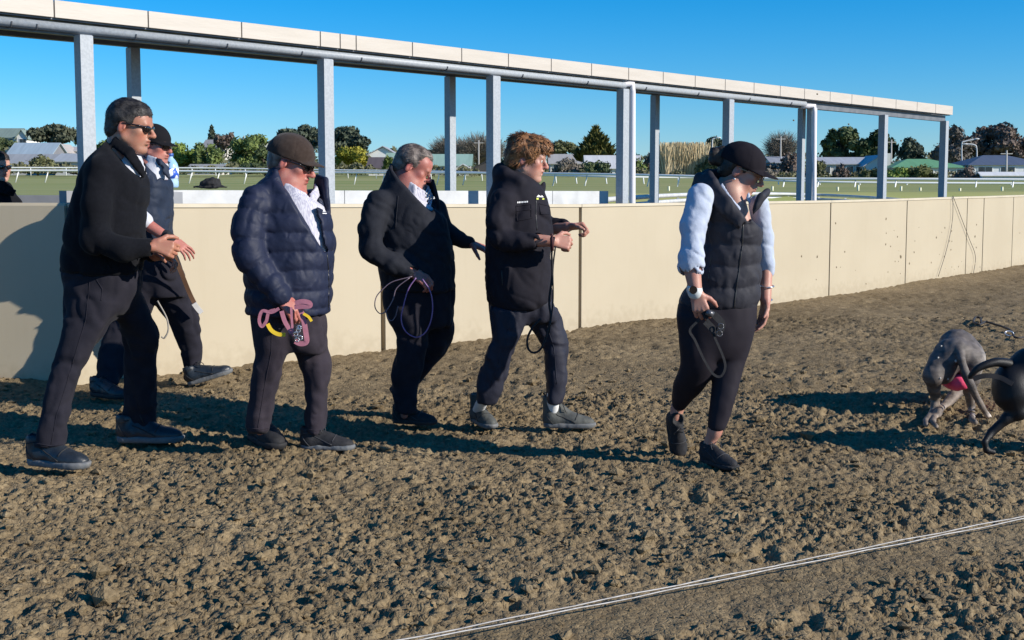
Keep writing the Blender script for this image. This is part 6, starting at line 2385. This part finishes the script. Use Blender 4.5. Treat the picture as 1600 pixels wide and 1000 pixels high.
ribbon('collar_strap', [p(u, v, -.33) for u, v in [(1098, 494), (1110, 489), (1122, 498), (1128, 508), (1122, 520), (1112, 512), (1102, 502)]], .035, .006, M_BLACK, le)
mb = MB()
for u, v in ((1126, 510), (1124, 521)):
    c = p(u, v, -.35)
    mb.tube([c + .014 * np.array([math.cos(t), .2 * math.sin(t), math.sin(t)]) for t in np.linspace(0, 2 * math.pi, 12)], .003, 5)
mb.tube([p(1104, 487, -.345), p(1114, 492, -.345)], .016, 8)
o = mb.build('buckle', mat('dull buckle', (.12, .12, .13), .35, metal=.5), le, smooth=True)
o['kind'] = 'stuff'

# ---------------------------------------------------------------- onlooker behind the wall at the left edge
Gg = Fig(9.45, 'person in dark coat and sunglasses behind the wall at the left edge of the view', -10, None, group='onlookers behind the wall')
p = Gg.p
Gg.head(-9, 262, 0, 2, 38, 1.0)
Gg.neck(-14, 296, .03)
Gg.hair(H_DARK, 'short', 17)
Gg.shades()
ok_ = [loft(Gg.rows([(284, -40, 14, .10), (300, -58, 24, .16), (330, -66, 32, .19), (420, -66, 32, .2), (520, -64, 30, .2)]))]
ok_ += collar([p(20, 306, -.08), p(2, 300, -.15), p(-24, 294, -.12), p(-34, 288, .06)], [p(25, 298, -.09), p(6, 284, -.13), p(-22, 280, -.10), p(-30, 276, .05)], .012)
ok_ += chain([p(-50, 318, -.03), p(-60, 380, -.08), p(-40, 430, -.2)], [.07, .06, .05], .03) + chain([p(24, 320, .05), p(34, 380, .06), p(20, 440, -.1)], [.06, .055, .05], .03)
Gg.part('coat', ok_, M_COAT, .011, disp=folds(.010, (9, 9, 7), 91))
Gg.part('trousers', [loft(Gg.rows([(500, -58, 24, .17), (560, -54, -18, .1), (610, -52, -20, .09)]), k=.04), loft(Gg.rows([(510, -20, 22, .1), (560, -14, 20, .1), (610, -12, 18, .09)]), k=.04)], M_TRB, .012)
Gg.body += chain([p(-14, 290, 0), p(-16, 420, 0), p(-18, 520, 0)], [.08, .12, .1], .03)
Gg.finish(M_SKINF)
for u in (-36, 2):
    h_ = p(u, 600, .05); h_[2] = 0
    t_ = h_ + (.1, -.24, 0)
    Gg.shoe(h_, t_, M_SHOEK, M_SOLEK, lace=False)
# ================================================================== greyhounds
M_DOGG = mat('grey brindle coat', (.078, .067, .062), .6, (.175, .150, .135), nscale=16, bump=.3, bscale=200, spec=.3, stretch=(1, 1, 2.2), contrast=(.35, .7), tint=True)
M_DOGL = mat('pale grey belly hair', (.20, .17, .15), .7, (.28, .25, .22), nscale=14, bump=.2, bscale=160)
M_DOGK = mat('glossy black coat', (.0065, .0065, .0085), .5, (.011, .011, .0125), nscale=14, bump=.25, bscale=240, spec=.3, wrinkle=.12, wscale=9)
M_PAW = mat('white paw hair', (.55, .50, .46), .8)
M_RACE = mat('pink racing jacket', (.88, .07, .19), .6, (.92, .10, .22), nscale=30, bump=.1, bscale=60)
M_CLAW = mat('dark nose', (.01, .01, .01), .4)


def greyhound(label, m, shape, h=.0075):
    pass


# ---- grey dog, seen from behind, turning; D about 7.55
DG_ = 7.55
g = lambda u, v, dy=0.0: at(u, v, DG_ + dy)
px = DG_ / FPX
root = thing('greyhound', (gnd(1492, 664)[0], DG_, 0), 'grey brindle greyhound seen from behind with pink jacket, crouched over its turn', 'dog', 'greyhounds')
P = []
# trunk: rump high towards us, back arched, chest low and away
P += chain([g(1492, 553, -.02), g(1496, 541, .10), g(1500, 545, .24), g(1500, 562, .40), g(1498, 580, .54)], [.105, .098, .095, .108, .105], .05)
P += [ell(g(1510, 556, .12), (.085, .20, .105), k=.05), ell(g(1474, 570, -.02), (.075, .11, .12), k=.05), ell(g(1514, 566, .0), (.07, .11, .11), k=.05)]
# left hind leg: thigh, second thigh, hock, metatarsus, paw
pl = gnd(1446, 666); pl2 = gnd(1460, 669)
P += chain([g(1470, 568, -.04), g(1457, 588, -.09), g(1459, 606, -.05), g(1462, 622, .03)], [.082, .060, .036, .027], .02)
P += chain([g(1462, 622, .03), g(1457, 644, .0), pl + (0.01, .03, .028), pl + (-.006, -.03, .016)], [.026, .019, .018, .019], .006)
P += chain([g(1464, 616, .08), g(1462, 642, .06), pl2 + (0, .03, .028), pl2 + (.002, -.02, .016)], [.026, .019, .018, .018], .006)
# right hind leg
pr2 = gnd(1520, 663)
P += chain([g(1516, 568, .02), g(1518, 592, .0), g(1514, 612, .04), g(1517, 634, .08)], [.075, .046, .030, .024], .02)
P += chain([g(1517, 634, .08), g(1520, 648, .04), pr2 + (0, .02, .026), pr2 + (.002, -.03, .016)], [.023, .018, .018, .019], .006)
# fore leg crossing under the chest
pf2 = gnd(1468, 652)
P += chain([g(1510, 592, .44), g(1504, 606, .40), g(1488, 620, .30), g(1472, 636, .2), pf2 + (0, .02, .03), pf2 + (-.02, -.02, .018)], [.055, .044, .034, .026, .020, .019], .012)
# long tail held down to the right
tl = [g(1497, 546, -.09), g(1502, 562, -.14), g(1509, 585, -.155), g(1519, 607, -.15), g(1534, 636, -.12), g(1545, 652, -.08)]
P += chain(tl, [.032, .029, .026, .023, .020, .022], .006)
# neck and head reaching down and away
P += chain([g(1500, 572, .52), g(1506, 588, .66), g(1512, 606, .76)], [.075, .055, .046], .03)
hd = g(1512, 606, .78)
P += [ell(hd, (.045, .075, .05), k=.02)] + chain([hd + (0, .03, -.01), hd + (.01, .14, -.07)], [.036, .018], .02)
for sx in (-1, 1):
    P.append(ell(hd + (.04 * sx, -.02, .04), (.018, .04, .014), k=.01))
fz = lambda Q: (vnoise(Q, (40, 40, 24), 3) - .5) * .006 + (vnoise(Q, 9, 4) - .5) * .012
body = link('body', sculpt('body', P, .008, disp=fz), M_DOGG, root)
me = body.data
C = np.empty(len(me.vertices) * 3, np.float32)
me.vertices.foreach_get('co', C)
C = C.reshape(-1, 3) + np.array(root.location)
nz_ = .6 * vnoise(C, 22, 3) + .4 * vnoise(C, 70, 4) - .5
T = np.ones((len(C), 4), np.float32)


def blend(w, col):
    T[:, :3] = T[:, :3] * (1 - w[:, None]) + np.array(col) * w[:, None]


sm = lambda x: np.clip(x, 0, 1) ** 2 * (3 - 2 * np.clip(x, 0, 1))
flank = g(1530, 566, .05)
blend(sm(1.6 - 1.5 * np.linalg.norm((C - flank) / np.array([.06, .3, .12]), axis=1) + nz_), (2.4, 2.5, 2.5))
blend(sm((.22 - C[:, 2]) * 6 + nz_) * .7, (1.5, 1.38, 1.22))
blend(sm((.030 - C[:, 2]) * 30 + nz_) * .8, (3.6, 3.5, 3.3))
blend(sm(1.6 - np.linalg.norm(C - tl[-1], axis=1) / .035 + .4 * nz_), (4.2, 4.2, 4.0))
blend(sm(1.5 - np.linalg.norm((C - g(1478, 575, -.05)) / np.array([.11, .2, .10]), axis=1) + .5 * nz_) * .75, (.55, .56, .60))
blend(sm((g(1490, 545)[2] - C[:, 2]) * -8 + nz_) * .5, (.75, .72, .72))
me.color_attributes.new('tint', 'FLOAT_COLOR', 'POINT').data.foreach_set('color', T.ravel())
# white flecks on the quarters are clods of pale sand: a few small lumps
mb = MB()
for u, v in ((1471, 541), (1494, 564), (1466, 559), (1469, 591), (1481, 592)):
    c = surf(body, u, v)
    if c is not None:
        mb.ball(c, .009 if u == 1494 else .006, 6, 4)
mb.build('sand_fleck', mat('pale sand fleck', (.6, .57, .52), .9), root)
link('racing_jacket', sculpt('racing_jacket', chain([g(1492, 573, .34), g(1496, 582, .48)], [.128, .128], .02) + [ell(g(1494, 595, .02), (.078, .13, .062), k=.03)], .008,
                              disp=folds(.008, (12, 12, 12), 5)), M_RACE, root)
# ---- black dog, cut by the right edge of the view
DB = 6.45
g = lambda u, v, dy=0.0: at(u, v, DB + dy)
root = thing('greyhound', (gnd(1700, 712)[0], DB, 0), 'black greyhound leaving at the right edge, tail curved out behind', 'dog', 'greyhounds')
P = []
P += chain([g(1584, 592), g(1610, 575), g(1660, 566), g(1715, 578), g(1760, 590)], [.085, .10, .095, .115, .12], .05)
P += [ell(g(1582, 608, -.03), (.105, .11, .125), k=.05), ell(g(1752, 606), (.14, .105, .165), k=.05)]
hind = [([g(1580, 622, -.06), g(1590, 644, -.08), g(1572, 654, -.08), g(1549, 676, -.08)], gnd(1541, 711), -.08),
        ([g(1590, 618, .07), g(1632, 650, .08), g(1624, 668, .08), g(1608, 690, .08)], gnd(1612, 706), .08)]
for ch, pw, dy in hind:
    P += chain(ch, [.080, .046, .030, .022], .02)
    P += chain([ch[-1], pw + np.array([-.01, .0, .07]), pw + np.array([0, 0, .025]), pw + np.array([.035, 0, .016])], [.022, .018, .018, .016], .008)
for x, dy in ((1768, -.06), (1800, .07)):
    pw = gnd(x + 16, 706 + dy * 40)
    P += chain([g(1762, 614, dy), g(x, 650, dy), g(x + 6, 684, dy), pw + (0, 0, .03), pw + (.035, 0, .016)], [.06, .036, .026, .021, .018], .02)
P += chain([g(1770, 580), g(1810, 548), g(1836, 528)], [.09, .058, .05], .03)
hd = g(1844, 524)
P += [ell(hd, (.075, .048, .05), k=.02)] + chain([hd + (.03, 0, -.01), hd + (.17, 0, -.045)], [.036, .018], .02)
for sy in (-1, 1):
    P.append(ell(hd + (-.04, .04 * sy, .03), (.04, .014, .018), k=.01))
body = link('body', sculpt('body', P, .009, disp=lambda Q: (vnoise(Q, 10, 4) - .5) * .012), M_DOGK, root)
mb = MB()
tp = spline([g(1588, 574), g(1574, 568, -.03), g(1556, 566, -.05), g(1540, 570, -.06), g(1526, 577, -.06), g(1517, 587, -.05), g(1516, 592, -.05)], 6)
mb.tube(tp, list(np.linspace(.030, .012, len(tp))), 8)
mb.build('tail', M_DOGK, root, smooth=True)
ribbon('racing_jacket_strap', [g(1521, 592, -.1), g(1540, 587, -.11), g(1562, 590, -.12), g(1582, 600, -.155)], .026, .006, mat('grey strap cloth', (.020, .0185, .021), .9), root)
link('racing_jacket', sculpt('racing_jacket', chain([g(1660, 566), g(1715, 580), g(1758, 590)], [.112, .13, .135], .04), .01, disp=folds(.008, (10, 10, 10), 6)), M_CLAW, root)
print('script seconds', time.time() - T0)
